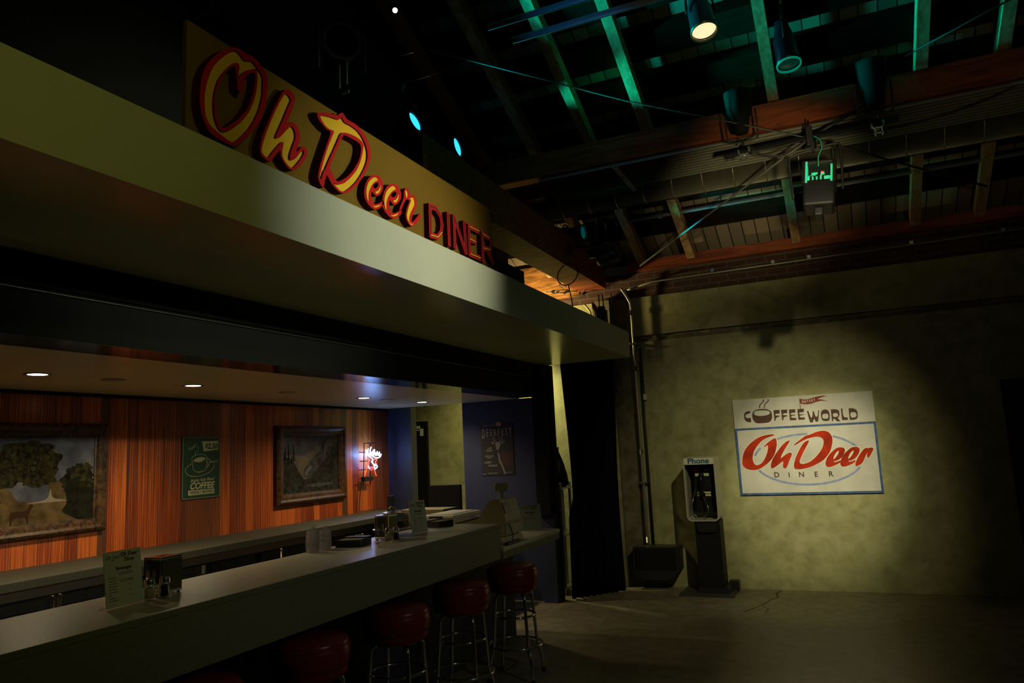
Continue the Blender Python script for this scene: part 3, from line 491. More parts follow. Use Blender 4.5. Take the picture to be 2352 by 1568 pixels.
t = thing('back_counter', 'long grey back counter running along the wood panelled wall', 'counter', (-4.7, 3, 0))
part('countertop', mat('dark_grey_back_laminate', (0.045, 0.045, 0.03), 0.6, spec=0.3, noise=0.1, nscale=60), t, B(-4.999, -4.4, -1.5, 7.2, 0.935, 0.988, 0.003))
part('apron', mat('brown_steel_apron', (0.16, 0.13, 0.11), 0.35, 0.5), t, B(-4.46, -4.43, -1.5, 7.2, 0.875, 0.935))
LB = ['leftmost of the under-counter coolers, below the large landscape painting', 'black glass-fronted under-counter cooler beside the leftmost one', 'black under-counter cooler with vent grille below the green coffee sign', 'black under-counter cooler below the mountain painting', 'black under-counter cooler at the far end, behind the cake dome']
edges = [0.6, 2.3, 3.75, 4.75, 5.95, 7.15]
for i in range(5):
    a, b = edges[i]+0.01, edges[i+1]-0.01
    t = thing('bar_cooler', LB[i], 'cooler', (-4.7, (a+b)/2, 0), 'coolers under the back counter')
    part('body', BLACKP, t, B(-4.98, -4.46, a, b, 0.0, 0.875))
    n = 2; wd = (b-a)/n
    for k in range(n):
        y0, y1 = a+k*wd+0.02, a+(k+1)*wd-0.02
        if i == 2 and k == 0:
            def gr(bm):
                bx(bm, -4.46, -4.445, y0, y1, 0.62, 0.86)
                for q in range(9): bx(bm, -4.445, -4.435, y0+0.02, y1-0.1, 0.64+q*0.023, 0.652+q*0.023)
            part('vent_grille', mat('grille_dark_grey', (0.06, 0.06, 0.055), 0.4, 0.3), t, gr)
            part('rating_label', PAPER, t, B(-4.445, -4.44, y1-0.05, y1-0.02, 0.80, 0.86))
            continue
        d = part('door', BLACKP, t, lambda bm: (bx(bm, -4.46, -4.435, y0, y1, 0.08, 0.13), bx(bm, -4.46, -4.435, y0, y1, 0.80, 0.86), bx(bm, -4.46, -4.435, y0, y0+0.05, 0.13, 0.80), bx(bm, -4.46, -4.435, y1-0.05, y1, 0.13, 0.80)))
        part('glass_pane', mat('dark_cooler_glass', (0.015, 0.017, 0.022), 0.08, spec=0.8), d, B(-4.455, -4.45, y0+0.05, y1-0.05, 0.13, 0.80))
        part('handle', STEEL, d, lambda bm: (cyl(bm, (-4.405, y1-0.03, 0.55), (-4.405, y1-0.03, 0.78), 0.008), cyl(bm, (-4.435, y1-0.03, 0.57), (-4.405, y1-0.03, 0.57), 0.005), cyl(bm, (-4.435, y1-0.03, 0.76), (-4.405, y1-0.03, 0.76), 0.005)))
# steel taps on the service side of the bar
LT = ['thin steel tap post left of the nearest menu, left one of a pair', 'thin steel tap post left of the nearest menu, right one of a pair', 'thin steel tap post rising behind the bar left of the cup stacks', 'thin steel tap with short spout behind the bar, right of the black napkin tray']
solo('service_sink', 'dark steel sink shelf hidden behind the bar counter', 'sink', mat('dark_steel', (0.1, 0.1, 0.1), 0.4, 0.6), B(-3.25, -2.91, 0.9, 4.9, 0.55, 0.80))
for i, (y, h) in enumerate(((2.127, 1.086), (2.158, 1.088), (3.512, 1.088), (4.319, 1.078))):
    def tp(bm):
        pipe(bm, [(-3.1, y, 0.80), (-3.1, y, h-0.012)], 0.0065); cyl(bm, (-3.1, y, 0.80), (-3.1, y, 0.815), 0.016)
        lathe(bm, [(0, 0.014), (0.007, 0.012), (0.009, 0.0), (0, 0)], FM((-3.1, y, h-0.012), (0, 0, 1)), 10)
        if i == 3: pipe(bm, [(-3.1, y, h-0.008), (-3.12, y-0.03, h-0.006), (-3.13, y-0.045, h-0.014)], 0.004)
    solo('tap_post', LT[i], 'tap', STEEL, tp, 'steel tap posts behind the bar')

# ================================================================== stools
LS = ['red vinyl bar stool nearest the camera, only its seat edge showing', 'red vinyl bar stool second from the camera under the bar front', 'red vinyl chrome-legged bar stool, the middle one of the five under the bar', 'red vinyl chrome-legged bar stool second from the far end of the bar', 'red vinyl chrome-legged bar stool farthest from the camera, under the lower counter']
def make_stool(x, y):
    t = thing('bar_stool', LS[0], 'bar stool', (x, y, 0), 'red stools along the bar')
    def seat(bm):
        lathe(bm, [(0, 0.592), (0.15, 0.592), (0.168, 0.60), (0.173, 0.625), (0.170, 0.632), (0.176, 0.638), (0.183, 0.665), (0.187, 0.70), (0.184, 0.728), (0.180, 0.737), (0.182, 0.742), (0.172, 0.760), (0.13, 0.774), (0.06, 0.780), (0, 0.781)], None, 48)
    s = part('seat', REDV, t, seat, False)
    part('piping', mat('red_piping', (0.22, 0.02, 0.022), 0.3), s, lambda bm: pipe(bm, [(0.1835*math.cos(a), 0.1835*math.sin(a), 0.737) for a in [2*PI*i/48 for i in range(48)]], 0.0035, 6, True), False)
    part('seat_plate', STEEL, t, lambda bm: lathe(bm, [(0, 0.575), (0.12, 0.575), (0.13, 0.592), (0, 0.592)], None, 24), False)
    for k in range(4):
        a = PI/4+k*PI/2+0.15; c, s_ = math.cos(a), math.sin(a)
        part('leg', CHROME, t, lambda bm: pipe(bm, catmull([(c*0.06, s_*0.06, 0.583), (c*0.115, s_*0.115, 0.58), (c*0.148, s_*0.148, 0.555), (c*0.155, s_*0.155, 0.50), (c*0.172, s_*0.172, 0.30), (c*0.18, s_*0.18, 0.215), (c*0.205, s_*0.205, 0.14), (c*0.222, s_*0.222, 0.02)], 6), 0.0115, 10), False)
        part('foot_cap', BLACKP, t, lambda bm: lathe(bm, [(0, 0), (0.015, 0), (0.015, 0.022), (0.012, 0.026), (0, 0.026)], Matrix.Translation((c*0.223, s_*0.223, 0)), 12), False)
    for r, z in ((0.148, 0.425), (0.192, 0.225)):
        part('ring', CHROME, t, lambda bm: pipe(bm, [(r*math.cos(a), r*math.sin(a), z) for a in [2*PI*i/48 for i in range(48)]], 0.0085, 8, True), False)
    return t
st = make_stool(-2.40, 2.225)
for i, (x, y) in enumerate(((-2.415, 2.93), (-2.385, 3.62), (-2.365, 4.34), (-2.315, 5.04))): dup(st, (x, y, 0), LS[i+1])

# ================================================================== things on the bar
def menu(loc, rz, label, w_=0.172, h=0.213):
    t = thing('menu_stand', label, 'menu stand', loc, 'beverage menus standing on the counters'); t.rotation_euler = (0, 0, rz)
    tilt = Matrix.Rotation(math.radians(-7), 4, 'Y')
    def card(bm):
        bx(bm, -0.0012, 0.0012, -w_/2, w_/2, 0.004, h, M=tilt)
    part('card', PAPER, t, card, False)
    def holder(bm):
        bx(bm, -0.003, -0.0016, -w_/2-0.003, w_/2+0.003, 0, h+0.003, M=tilt); bx(bm, -0.05, 0.0, -w_/2-0.003, w_/2+0.003, 0, 0.003)
    part('acrylic_holder', mat('clear_acrylic', (0.95, 1, 0.9), 0.03, trans=1.0, alpha=0.35, ior=1.2), t, holder, False)
    def ink(bm):
        f0 = PX(0.0013)
        f = lambda v: tilt @ f0(v)
        k = w_/0.172
        def tx(s, y, z, size, **kw):
            stamp(bm, text2d(s, size*k, depth=0.0002, **kw), lambda v: f(Vector((v.x+y*k, v.y+z*h/0.213, v.z))))
        tx('Oh Deer', 0.030, 0.196, 0.021, offset=0.0006); tx('Diner', 0.030, 0.176, 0.021, offset=0.0006)
        tx('Oh Deer', -0.047, 0.190, 0.018, shear=0.5); tx('DINER', -0.047, 0.178, 0.006)
        tx('Beverages', 0.002, 0.146, 0.018, offset=0.0006)
        random.seed(5)
        for z in (0.128, 0.122, 0.100, 0.094): 
            stamp(bm, fill([[(-0.02, z), (0.045, z), (0.045, z+0.0018), (-0.02, z+0.0018)]], 0.0002), f)
        for i in range(9):
            z = 0.112-i*0.0105; a = -0.07; b = a+random.uniform(0.012, 0.045)
            stamp(bm, fill([[(a, z), (b, z), (b, z+0.002), (a, z+0.002)]], 0.0002), f)
            if i % 2: stamp(bm, fill([[(0.02, z), (0.032, z), (0.032, z+0.0018), (0.02, z+0.0018)]], 0.0002), f)
    part('menu_lettering', INK, t, ink, False)
    return t
menu((-2.615, 2.088, 1.0712), 0.06, 'white beverage menu on the bar, the nearest and largest of the three menus')
menu((-2.685, 4.39, 1.0712), 0.0, 'white beverage menu in a clear stand right of the glass cake dome', 0.20, 0.215)
menu((-2.56, 6.0, 0.9052), -0.75, 'white beverage menu on the lower counter, right of the cash register', 0.21, 0.215)

def dispenser(loc, rz, label):
    t = thing('napkin_dispenser', label, 'napkin dispenser', loc, 'chrome napkin dispensers on the bar'); t.rotation_euler = (0, 0, rz)
    # front with the window faces -Y, broad enamel sides face +-X
    part('chrome_shell', CHROME, t, lambda bm: (bx(bm, -0.05, 0.05, -0.055, 0.055, 0.008, 0.02, 0.002), bx(bm, -0.05, 0.05, -0.055, 0.055, 0.145, 0.155, 0.003), bx(bm, -0.05, -0.034, -0.055, -0.045, 0.02, 0.145, 0.002), bx(bm, 0.034, 0.05, -0.055, -0.045, 0.02, 0.145, 0.002), bx(bm, -0.034, 0.034, -0.055, -0.047, 0.125, 0.145), bx(bm, -0.034, 0.034, -0.055, -0.047, 0.02, 0.032)), False)
    part('side_panel', mat('dark_olive_enamel', (0.09, 0.09, 0.05), 0.35, 0.4), t, lambda bm: (bx(bm, 0.046, 0.05, -0.045, 0.053, 0.02, 0.145), bx(bm, -0.05, -0.046, -0.045, 0.053, 0.02, 0.145), bx(bm, -0.046, 0.046, 0.045, 0.053, 0.02, 0.145)), False)
    part('face_plate', CHROME, t, lambda bm: (bx(bm, -0.034, -0.012, -0.046, -0.043, 0.032, 0.125), bx(bm, 0.012, 0.034, -0.046, -0.043, 0.032, 0.125), bx(bm, -0.012, 0.012, -0.046, -0.043, 0.032, 0.05), bx(bm, -0.012, 0.012, -0.046, -0.043, 0.108, 0.125)), False)
    part('napkins', PAPER, t, lambda bm: [bx(bm, -0.04, 0.04, -0.038+q*0.004, -0.0355+q*0.004, 0.022, 0.14) for q in range(18)], False)
    for sx in (-1, 1):
        for sy in (-1, 1): part('foot', BLACKP, t, lambda bm: lathe(bm, [(0, 0), (0.006, 0), (0.006, 0.008), (0, 0.008)], Matrix.Translation((sx*0.04, sy*0.045, 0)), 10), False)
    return t
dispenser((-2.685, 2.32, 1.0712), 0.0, 'chrome napkin dispenser beside the nearest menu, its dark side towards the camera')
dispenser((-2.735, 4.06, 1.0712), 0.0, 'chrome napkin dispenser in front of the glass cake dome')
def shaker(loc, label, content, cat='shaker', h=0.085):
    t = thing('glass_shaker', label, cat, loc, 'glass salt and pepper shakers on the bar')
    k = h/0.085
    def gl(bm):
        pr = [(0, 0.0), (0.02, 0.0), (0.023, 0.004), (0.024, 0.012), (0.0215, 0.03), (0.0205, 0.045), (0.019, 0.055), (0.019, 0.062)]
        lathe(bm, [(r, z*k) for r, z in pr]+[(0.0165, 0.062*k), (0.0165, 0.05*k), (0.019, 0.03*k), (0.02, 0.008*k), (0, 0.006*k)], None, 12, smooth=False)
    part('glass_jar', GLASS, t, gl, False)
    part('contents', content, t, lambda bm: lathe(bm, [(0, 0.007*k), (0.0192, 0.009*k), (0.0185, 0.03*k), (0.0165, 0.048*k), (0, 0.05*k)], None, 16), False)
    part('cap', CHROME, t, lambda bm: lathe(bm, [(0.0205, 0.057*k), (0.0215, 0.060*k), (0.0215, 0.070*k), (0.020, 0.073*k), (0.0205, 0.076*k), (0.018, 0.082*k), (0.010, 0.0875*k), (0, 0.089*k)], None, 20), False)
SALT = mat('salt_grains', (0.75, 0.72, 0.5), 0.9, noise=0.1, nscale=300); PEPPER = mat('pepper_grains', (0.03, 0.022, 0.015), 0.9, noise=0.5, nscale=300)
shaker((-2.618, 2.198, 1.0712), 'glass salt shaker with pale contents next to the nearest menu', SALT)
shaker((-2.600, 2.256, 1.0712), 'glass pepper shaker with dark contents in front of the nearer napkin dispenser', PEPPER)
shaker((-2.645, 3.945, 1.0712), 'glass salt shaker in front of the farther napkin dispenser, left of the pair', SALT)
shaker((-2.625, 4.000, 1.0712), 'glass pepper shaker in front of the farther napkin dispenser, right of the pair', PEPPER)

def cups(loc, n, label):
    t = thing('cup_sleeve', label, 'cups', loc, 'sleeves of clear cups at the back edge of the bar')
    for i in range(n):
        z = 0.004+i*0.0082
        part('cup', PLASTIC, t, lambda bm: lathe(bm, [(0.036, z), (0.0375, z+0.002), (0.036, z+0.004), (0.034, z+0.003), (0.0335, z+0.0085), (0.0345, z+0.004)], None, 20), False)
    def sl(bm):
        hh = n*0.0082+0.008
        lathe(bm, [(0, 0.001), (0.036, 0.002), (0.0395, 0.008), (0.0405, hh*0.4), (0.039, hh*0.85), (0.033, hh), (0.015, hh+0.012), (0.004, hh+0.016)], None, 18)
        pipe(bm, [(0.0, 0, hh+0.012), (0.010, 0.004, hh+0.026), (0.022, 0.01, hh+0.024)], [0.006, 0.008, 0.003], 6)
        random.seed(n)
        for v in bm.verts: v.co.x += random.uniform(-0.0015, 0.0015); v.co.y += random.uniform(-0.0015, 0.0015)
    part('plastic_sleeve', mat('crinkled_film', (0.95, 0.95, 1), 0.08, trans=0.9, alpha=0.35, ior=1.2), t, sl, False)
cups((-2.862, 3.50, 1.0712), 14, 'taller sleeve of stacked clear plastic cups at the back edge of the bar')
cups((-2.862, 3.607, 1.0712), 12, 'shorter sleeve of stacked clear plastic cups, right of the taller one')

def tray(loc, rz, label):
    t = thing('napkin_tray', label, 'tray', loc, 'black trays on the bar'); t.rotation_euler = (0, 0, rz)
    part('tray_body', BLACKP, t, lambda bm: (bx(bm, -0.075, 0.075, -0.1, 0.1, 0, 0.004), bx(bm, -0.075, -0.072, -0.1, 0.1, 0, 0.042), bx(bm, 0.072, 0.075, -0.1, 0.1, 0, 0.042), bx(bm, -0.075, 0.075, -0.1, -0.097, 0, 0.042), bx(bm, -0.075, 0.075, 0.097, 0.1, 0, 0.042)), False)
    part('napkins', mat('brown_napkins', (0.20, 0.16, 0.11), 0.8), t, lambda bm: [bx(bm, -0.07, 0.07, -0.095, 0.095, 0.005+k*0.005, 0.009+k*0.005) for k in range(7)], False)
    part('divider', BLACKP, t, lambda bm: bx(bm, -0.075, 0.075, 0.03, 0.1, 0.040, 0.046, 0.001), False)
tray((-2.79, 3.79, 1.0712), 0.25, 'black napkin tray on the bar between the cup sleeves and the blue reflection')
tray((-2.80, 4.80, 1.0712), 1.35, 'black napkin tray at the far end of the raised bar, beside the second menu')

t = thing('cake_dome', 'round glass cake dome with chrome rim on a stand, behind the napkin dispenser', 'cake stand', (-2.83, 4.27, 1.0712))
DS = 0.88
part('stand', CHROME, t, lambda bm: lathe(bm, [(0, 0), (0.045, 0), (0.045, 0.004), (0.02, 0.01), (0.012, 0.03), (0.015, 0.036), (0.11, 0.040), (0.148, 0.045), (0.15, 0.049), (0.145, 0.050), (0.11, 0.046), (0, 0.045)], None, 48), False)
part('dome', GLASS, t, lambda bm: lathe(bm, [(0.132, 0.050), (0.131, 0.11), (0.124, 0.138), (0.10, 0.152), (0.05, 0.160), (0.0, 0.162), (0.0, 0.159), (0.05, 0.157), (0.098, 0.149), (0.121, 0.136), (0.128, 0.11), (0.129, 0.050)], None, 48), False)
part('lid_plate', CHROME, t, lambda bm: lathe(bm, [(0.127, 0.137), (0.128, 0.140), (0.10, 0.157), (0.04, 0.168), (0, 0.170), (0, 0.166), (0.04, 0.164), (0.098, 0.1535)], None, 48), False)
part('knob', CHROME, t, lambda bm: lathe(bm, [(0.012, 0.166), (0.009, 0.174), (0.010, 0.178), (0.026, 0.183), (0.030, 0.190), (0.022, 0.199), (0.008, 0.203), (0, 0.204)], None, 20), False)
part('cake', mat('chocolate_cake', (0.22, 0.10, 0.04), 0.8, noise=0.3, nscale=30), t, lambda bm: lathe(bm, [(0, 0.052), (0.085, 0.052), (0.09, 0.056), (0.09, 0.085), (0.083, 0.092), (0, 0.094)], None, 32), False)

for ch in t.children: ch.scale = (DS, DS, 0.93)
# cash register on the lower counter
t = thing('cash_register', 'bulky beige cash register with customer display, on the lower counter', 'cash register', (-2.6, 5.3, 0.905))
BEIGE = mat('olive_beige_plastic', (0.30, 0.27, 0.13), 0.5); BEIGE2 = mat('pale_beige_plastic', (0.52, 0.49, 0.32), 0.5)
def extr(bm, prof, y0, y1, mi=0):
    a = [bm.verts.new((x, y0, z)) for x, z in prof]; b = [bm.verts.new((x, y1, z)) for x, z in prof]; n = len(prof)
    for f in [bm.faces.new(a), bm.faces.new(b[::-1])]+[bm.faces.new([a[i], b[i], b[(i+1) % n], a[(i+1) % n]]) for i in range(n)]: f.material_index = mi
part('housing', BEIGE, t, lambda bm: extr(bm, [(-2.95, 0.96), (-2.95, 1.02), (-2.62, 1.09), (-2.52, 1.222), (-2.50, 1.23), (-2.44, 1.232), (-2.40, 1.10), (-2.392, 1.05), (-2.40, 0.96)], 5.12, 5.42))
part('cash_drawer', BEIGE2, t, lambda bm: extr(bm, [(-2.93, 0.906), (-2.93, 0.955), (-2.40, 0.955), (-2.392, 0.906)], 5.10, 5.44))
part('rear_cover', BEIGE2, t, lambda bm: extr(bm, [(-2.438, 1.222), (-2.431, 1.222), (-2.390, 1.07), (-2.397, 1.07)], 5.125, 5.415))
part('rear_cover', BEIGE2, t, lambda bm: extr(bm, [(-2.396, 1.045), (-2.386, 1.045), (-2.388, 0.965), (-2.396, 0.965)], 5.125, 5.40))
part('rear_display', BLACKG, t, lambda bm: extr(bm, [(-2.430, 1.205), (-2.420, 1.205), (-2.396, 1.125), (-2.407, 1.125)], 5.14, 5.24))
part('keypad', BLACKP, t, lambda bm: [bx(bm, -2.9+i*0.035, -2.875+i*0.035, 5.15+j*0.04, 5.18+j*0.04, 1.03+i*0.0075, 1.045+i*0.0075) for i in range(7) for j in range(6)])
part('display_pole', BEIGE, t, lambda bm: (cyl(bm, (-2.475, 5.25, 1.225), (-2.475, 5.25, 1.285), 0.014), cyl(bm, (-2.475, 5.25, 1.225), (-2.475, 5.25, 1.235), 0.03)))
part('customer_display', BEIGE, t, lambda bm: bx(bm, -0.012, 0.012, -0.05, 0.05, -0.032, 0.032, 0.004, M=Matrix.Translation((-2.475, 5.25, 1.315)) @ Matrix.Rotation(-0.9, 4, 'Z') @ Matrix.Rotation(0.15, 4, 'Y')))
part('power_cord', BLACKP, t, lambda bm: pipe(bm, catmull([(-2.385, 5.16, 1.05), (-2.372, 5.165, 1.02), (-2.368, 5.19, 0.96), (-2.365, 5.17, 0.915), (-2.37, 5.12, 0.91)], 5), 0.004, 6))
solo('receipt_tray', 'small flat black tray in front of the cash register', 'tray', BLACKP, B(-2.372, -2.345, 5.05, 5.28, 0.905, 0.925, 0.003))
t = thing('storage_bin', 'clear plastic storage bin with white lid and black latch, left of the register', 'storage bin', (-3.1, 5.5, 0.905))
part('bin_body', mat('milky_plastic', (0.6, 0.6, 0.55), 0.3, trans=0.4, noise=0.2, nscale=20), t, B(-3.22, -2.97, 5.35, 5.8, 0.905, 1.075, 0.01))
part('lid', mat('white_lid', (0.75, 0.75, 0.68), 0.3), t, lambda bm: (bx(bm, -3.24, -2.95, 5.33, 5.82, 1.075, 1.097, 0.006), bx(bm, -3.20, -2.99, 5.37, 5.78, 1.097, 1.103)))
part('latch', BLACKP, t, B(-3.17, -3.05, 5.318, 5.334, 1.045, 1.092, 0.003))
solo('manila_folder', 'yellow-orange folders leaning behind the far black tray', 'folder', mat('orange_folder', (0.55, 0.26, 0.03), 0.6), lambda bm: bx(bm, -0.13, 0.13, -0.02, 0.02, 0, 0.15, M=Matrix.Translation((-3.38, 5.95, 0.906)) @ Matrix.Rotation(-0.5, 4, 'X')))
t = thing('monitor', 'black monitor seen from behind, on the dark cabinet near the hallway', 'monitor', (-3.8, 6.8, 0.93))
part('screen_back', BLACK, t, B(-4.02, -3.66, 6.78, 6.82, 0.985, 1.27, 0.006))
part('stand', BLACKP, t, lambda bm: (bx(bm, -3.93, -3.75, 6.7, 6.9, 0.93, 0.94), bx(bm, -3.86, -3.82, 6.79, 6.81, 0.94, 1.05)))
solo('cardboard_case', 'low dark case with pale letters below the monitor', 'case', mat('dark_olive_case', (0.10, 0.09, 0.04), 0.6), B(-4.1, -3.62, 6.35, 6.62, 0.93, 1.06, 0.004))
solo('black_tower', 'narrow black upright unit beside the blue wall, left of the second menu', 'appliance', BLACK, B(-4.33, -4.28, 6.45, 6.52, 0.93, 1.19, 0.004))
# ================================================================== raised sign
def sub(k): return T[k]
t = thing('diner_sign', 'large ochre sign board with raised red-edged yellow lettering, standing on the canopy', 'sign', (-2.1, 3.2, 2.757))
SD = math.radians(0)
part('board', SIGNBRD, t, B(-2.115, -2.095, 1.87, 4.468, 2.757, 3.252))
RSIDE = mat('letter_side_shade', (0.075, 0.004, 0.008), 0.8, spec=0.2)  # darker copy of the letter red, shade painted on the sides
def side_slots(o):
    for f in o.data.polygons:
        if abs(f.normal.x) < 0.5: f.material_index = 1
def letter(name, red_splines, yellow=None, depth=0.045, it=1, face=0.032, proud=False):
    p = part(name, [RED, RSIDE], t, lambda bm: stamp(bm, fill([chaikin(s, it) for s in red_splines], depth), PX(-2.095))); side_slots(p)
    if yellow:
        part('letter_face', YEL, p, lambda bm: [stamp(bm, fill([chaikin(s, it) for s in ys], 0.004), PX(-2.095+(depth if proud else face))) for ys in yellow])
letter('raised_letter', [T['O_out'][0], T['O_hole'][0], T['O_open'][0], T['O_open_in'][0]], [[T['O_open'][0], T['O_open_in'][0]]])
letter('raised_letter', [T['h_out'][0], T['h_open'][0]], [[T['h_open'][0]]])
letter('raised_letter', [T['D_out'][0], T['D_hole'][0], T['D_open'][0]], [[T['D_open'][0]]])
for i in range(2): letter('raised_letter', [T['e_out'][i], T['e_eye'][i]], [[y] for y in T['e_yellow%d' % i]], 0.04, 1, proud=True)
letter('raised_letter', [T['r_out'][0]], [[y] for y in T['r_yellow']], 0.04, 1, proud=True)
for ch in 'diner':
    p = part('raised_capital', [RED, RSIDE], t, lambda bm: [stamp(bm, fill([stroke(s, 0.034)], 0.034-j*0.0006), PX(-2.095+j*0.00005)) for j, s in enumerate(T['diner_'+ch])]); side_slots(p)
    part('letter_groove', mat('dark_red_groove', (0.16, 0.006, 0.01), 0.5), p, lambda bm: [stamp(bm, fill([stroke(s, 0.014)], 0.0012), PX(-2.0612+j*0.0003)) for j, s in enumerate(T['diner_'+ch])])
    hl = {'d': [0], 'e': [1, 2, 3], 'r': [1]}.get(ch, [])
    if ch == 'd': seg = [T['diner_d'][1][4:7]]
    elif ch == 'e': seg = T['diner_e'][1:]
    elif ch == 'r': seg = [T['diner_r'][1][:2], T['diner_r'][1][3:]]
    else: seg = []
    for s in seg: part('letter_face', YEL, p, lambda bm: stamp(bm, fill([stroke(s, 0.006)], 0.0012), PX(-2.0590)))
solo('black_plywood_box', 'plain black plywood box behind the right end of the raised sign', 'box', BLACK, B(-2.44, -2.2, 4.3, 5.27, 2.757, 2.985))

# ================================================================== poster on the far wall
t = thing('wall_poster', 'white two-part poster with blue border and red script lettering, lit on the far wall', 'poster', (-0.42, 8.48, 1.5))
PW = mat('aged_white_board', (0.62, 0.60, 0.50), 0.6, noise=0.10, nscale=5)
part('board', PW, t, B(-1.122, 0.281, 8.481, 8.5, 0.983, 2.018))
PBLUE = mat('poster_blue', (0.055, 0.12, 0.27), 0.6, noise=0.35, nscale=14); PBLU2 = mat('poster_pale_blue', (0.27, 0.34, 0.52), 0.6, noise=0.15, nscale=20)
PRED = mat('poster_red', (0.46, 0.035, 0.008), 0.8, spec=0.2, noise=0.3, nscale=6); PBROWN = mat('poster_brown', (0.075, 0.028, 0.012), 0.6, noise=0.2, nscale=5); PCREAM = mat('poster_cream', (0.80, 0.74, 0.58), 0.6)
Y0 = 8.481
def border(bm):
    x0, x1, z0, z1, w_ = -1.122, 0.281, 0.983, 1.704, 0.022
    for a in ((x0, x1, z0, z0+w_), (x0, x1, z1-w_, z1), (x0, x0+w_, z0+w_, z1-w_), (x1-w_, x1, z0+w_, z1-w_)): bx(bm, a[0], a[1], Y0-0.0006, Y0, a[2], a[3])
part('blue_border', PBLUE, t, border)
def ring(bm):
    cx, cz, a, b_ = -0.411, 1.346, 0.548, 0.274
    for d0, d1 in ((123, 87), (60, 18.5), (-21.6, -158), (168, 149)):
        n = max(4, int(abs(d1-d0)/4)); o = []; i_ = []
        for k in range(n+1):
            g = math.radians(d0+(d1-d0)*k/n); o.append((cx+a*math.cos(g), cz+b_*math.sin(g))); i_.append((cx+(a-0.024)*math.cos(g), cz+(b_-0.021)*math.sin(g)))
        stamp(bm, fill([o+i_[::-1]], 0.0004), PY(Y0))
part('blue_ring', PBLU2, t, ring)
SCR = [[T['p_O'][0]], [T['p_h'][0]], [T['p_D'][0]], [T['p_e'][0], T['p_ey'][0]], [T['p_e'][1], T['p_ey'][1]], [T['p_r'][0]]]
def halo(bm):
    for si, s in enumerate(SCR):
        out = [Vector((*p, 0)) for p in chaikin(s[0], 2)]; n = len(out); q = []
        ar = sum(out[i].x*out[(i+1) % n].y-out[(i+1) % n].x*out[i].y for i in range(n))
        for i in range(n):
            d = (out[(i+1) % n]-out[i-1]).normalized(); nrm = Vector((d.y, -d.x, 0))*(1 if ar > 0 else -1); q.append(out[i]+nrm*0.007)
        stamp(bm, fill([[(p.x, p.y) for p in q]], 0.0006), PY(Y0-si*0.0002))
part('cream_outline', PCREAM, t, halo)
def red_l(bm):
    for si, s in enumerate(SCR): stamp(bm, fill([chaikin(x, 2) for x in s], 0.0008), PY(Y0-0.0018-si*0.0004))
part('red_script_lettering', PRED, t, red_l)
def glyphs(keys):
    def fn(bm):
        for k in keys:
            if k in ('c_cup', 'c_O2', 'c_R', 'c_D'): stamp(bm, fill([chaikin(s, 2) if k in ('c_cup', 'c_O2') or i == 1 else s for i, s in enumerate(T[k])], 0.0008), PY(Y0))
            elif k == 'c_steam':
                for s in T[k]: stamp(bm, fill([stroke([(v.x, v.y) for v in catmull([(*p, 0) for p in s], 4)], 0.010)], 0.0008), PY(Y0))
            else:
                for s in T[k]: stamp(bm, fill([s], 0.0008), PY(Y0))
    return fn
for k in ('c_C', 'c_F', 'c_E', 'c_W', 'c_L'):
    for s in T[k]: part('brown_letter', PBROWN, t, lambda bm: stamp(bm, fill([s], 0.0008), PY(Y0)))
for k in ('c_O2', 'c_R', 'c_D'): part('brown_letter', PBROWN, t, glyphs((k,)))
part('cup_drawing', PBROWN, t, glyphs(('c_cup',)))
for s in T['c_steam']: part('steam_drawing', PBROWN, t, lambda bm: stamp(bm, fill([stroke([(v.x, v.y) for v in catmull([(*p, 0) for p in s], 4)], 0.010)], 0.0008), PY(Y0)))
for ch, p in zip('DINER', T['pts'][0]): part('brown_letter', PBROWN, t, lambda bm: stamp(bm, text2d(ch, 0.075, offset=0.0015, depth=0.0008), PY(Y0, p[0], p[1])))
def flag(bm):
    stamp(bm, fill([chaikin(T['flag'][0], 1)], 0.0010), PY(Y0)); stamp(bm, fill([stroke(T['pole'][0], 0.006)], 0.0010), PY(Y0))
part('red_pennant', mat('poster_dark_red', (0.22, 0.03, 0.012), 0.6), t, flag)
def wat(bm):
    for i, ch in enumerate('WATERY'):
        u = i/5; stamp(bm, text2d(ch, 0.037, offset=0.0006, depth=0.0004, sx=0.72), PY(Y0-0.0011, -0.393+u*0.115, 1.950+0.012*u*u, 0.05+0.12*u))
part('pennant_lettering', PCREAM, t, wat)

# ================================================================== pay phone kiosk
t = thing('pay_phone', 'pay phone in a rounded hood on a black pedestal, left of the lit poster', 'pay phone', (-1.47, 8.2, 0))
def rr(x0, x1, z0, z1, r, n=5):
    o = []
    for cx, cz, a0 in ((x1-r, z1-r, 0), (x0+r, z1-r, 90), (x0+r, z0+r, 180), (x1-r, z0+r, 270)):
        for k in range(n+1):
            a = math.radians(a0+90*k/n); o.append((cx+r*math.cos(a), cz+r*math.sin(a)))
    return o
HX0, HX1, HZ0, HZ1 = -1.64, -1.305, 0.752, 1.424
part('hood', CREAM, t, lambda bm: (stamp(bm, fill([rr(HX0, HX1, HZ0, HZ1, 0.05), rr(HX0+0.014, HX1-0.014, HZ0+0.014, HZ1-0.014, 0.04)], 0.33), PY(8.40)), bx(bm, HX0+0.01, HX1-0.01, 8.39, 8.40, HZ0+0.01, HZ1-0.01)))
part('side_glass', mat('grey_side_panel', (0.35, 0.36, 0.27), 0.3), t, B(HX0+0.0145, HX0+0.018, 8.12, 8.38, 0.80, 1.28))
hd = part('header_strip', mat('cream_header', (0.85, 0.82, 0.52), 0.4), t, B(HX0+0.014, HX1-0.014, 8.068, 8.085, 1.345, 1.41))
part('header_lettering', mat('phone_blue', (0.015, 0.14, 0.32), 0.5), hd, lambda bm: stamp(bm, text2d('Phone', 0.078, offset=0.0022, depth=0.001, sx=1.15), PY(8.068, -1.475, 1.380)))
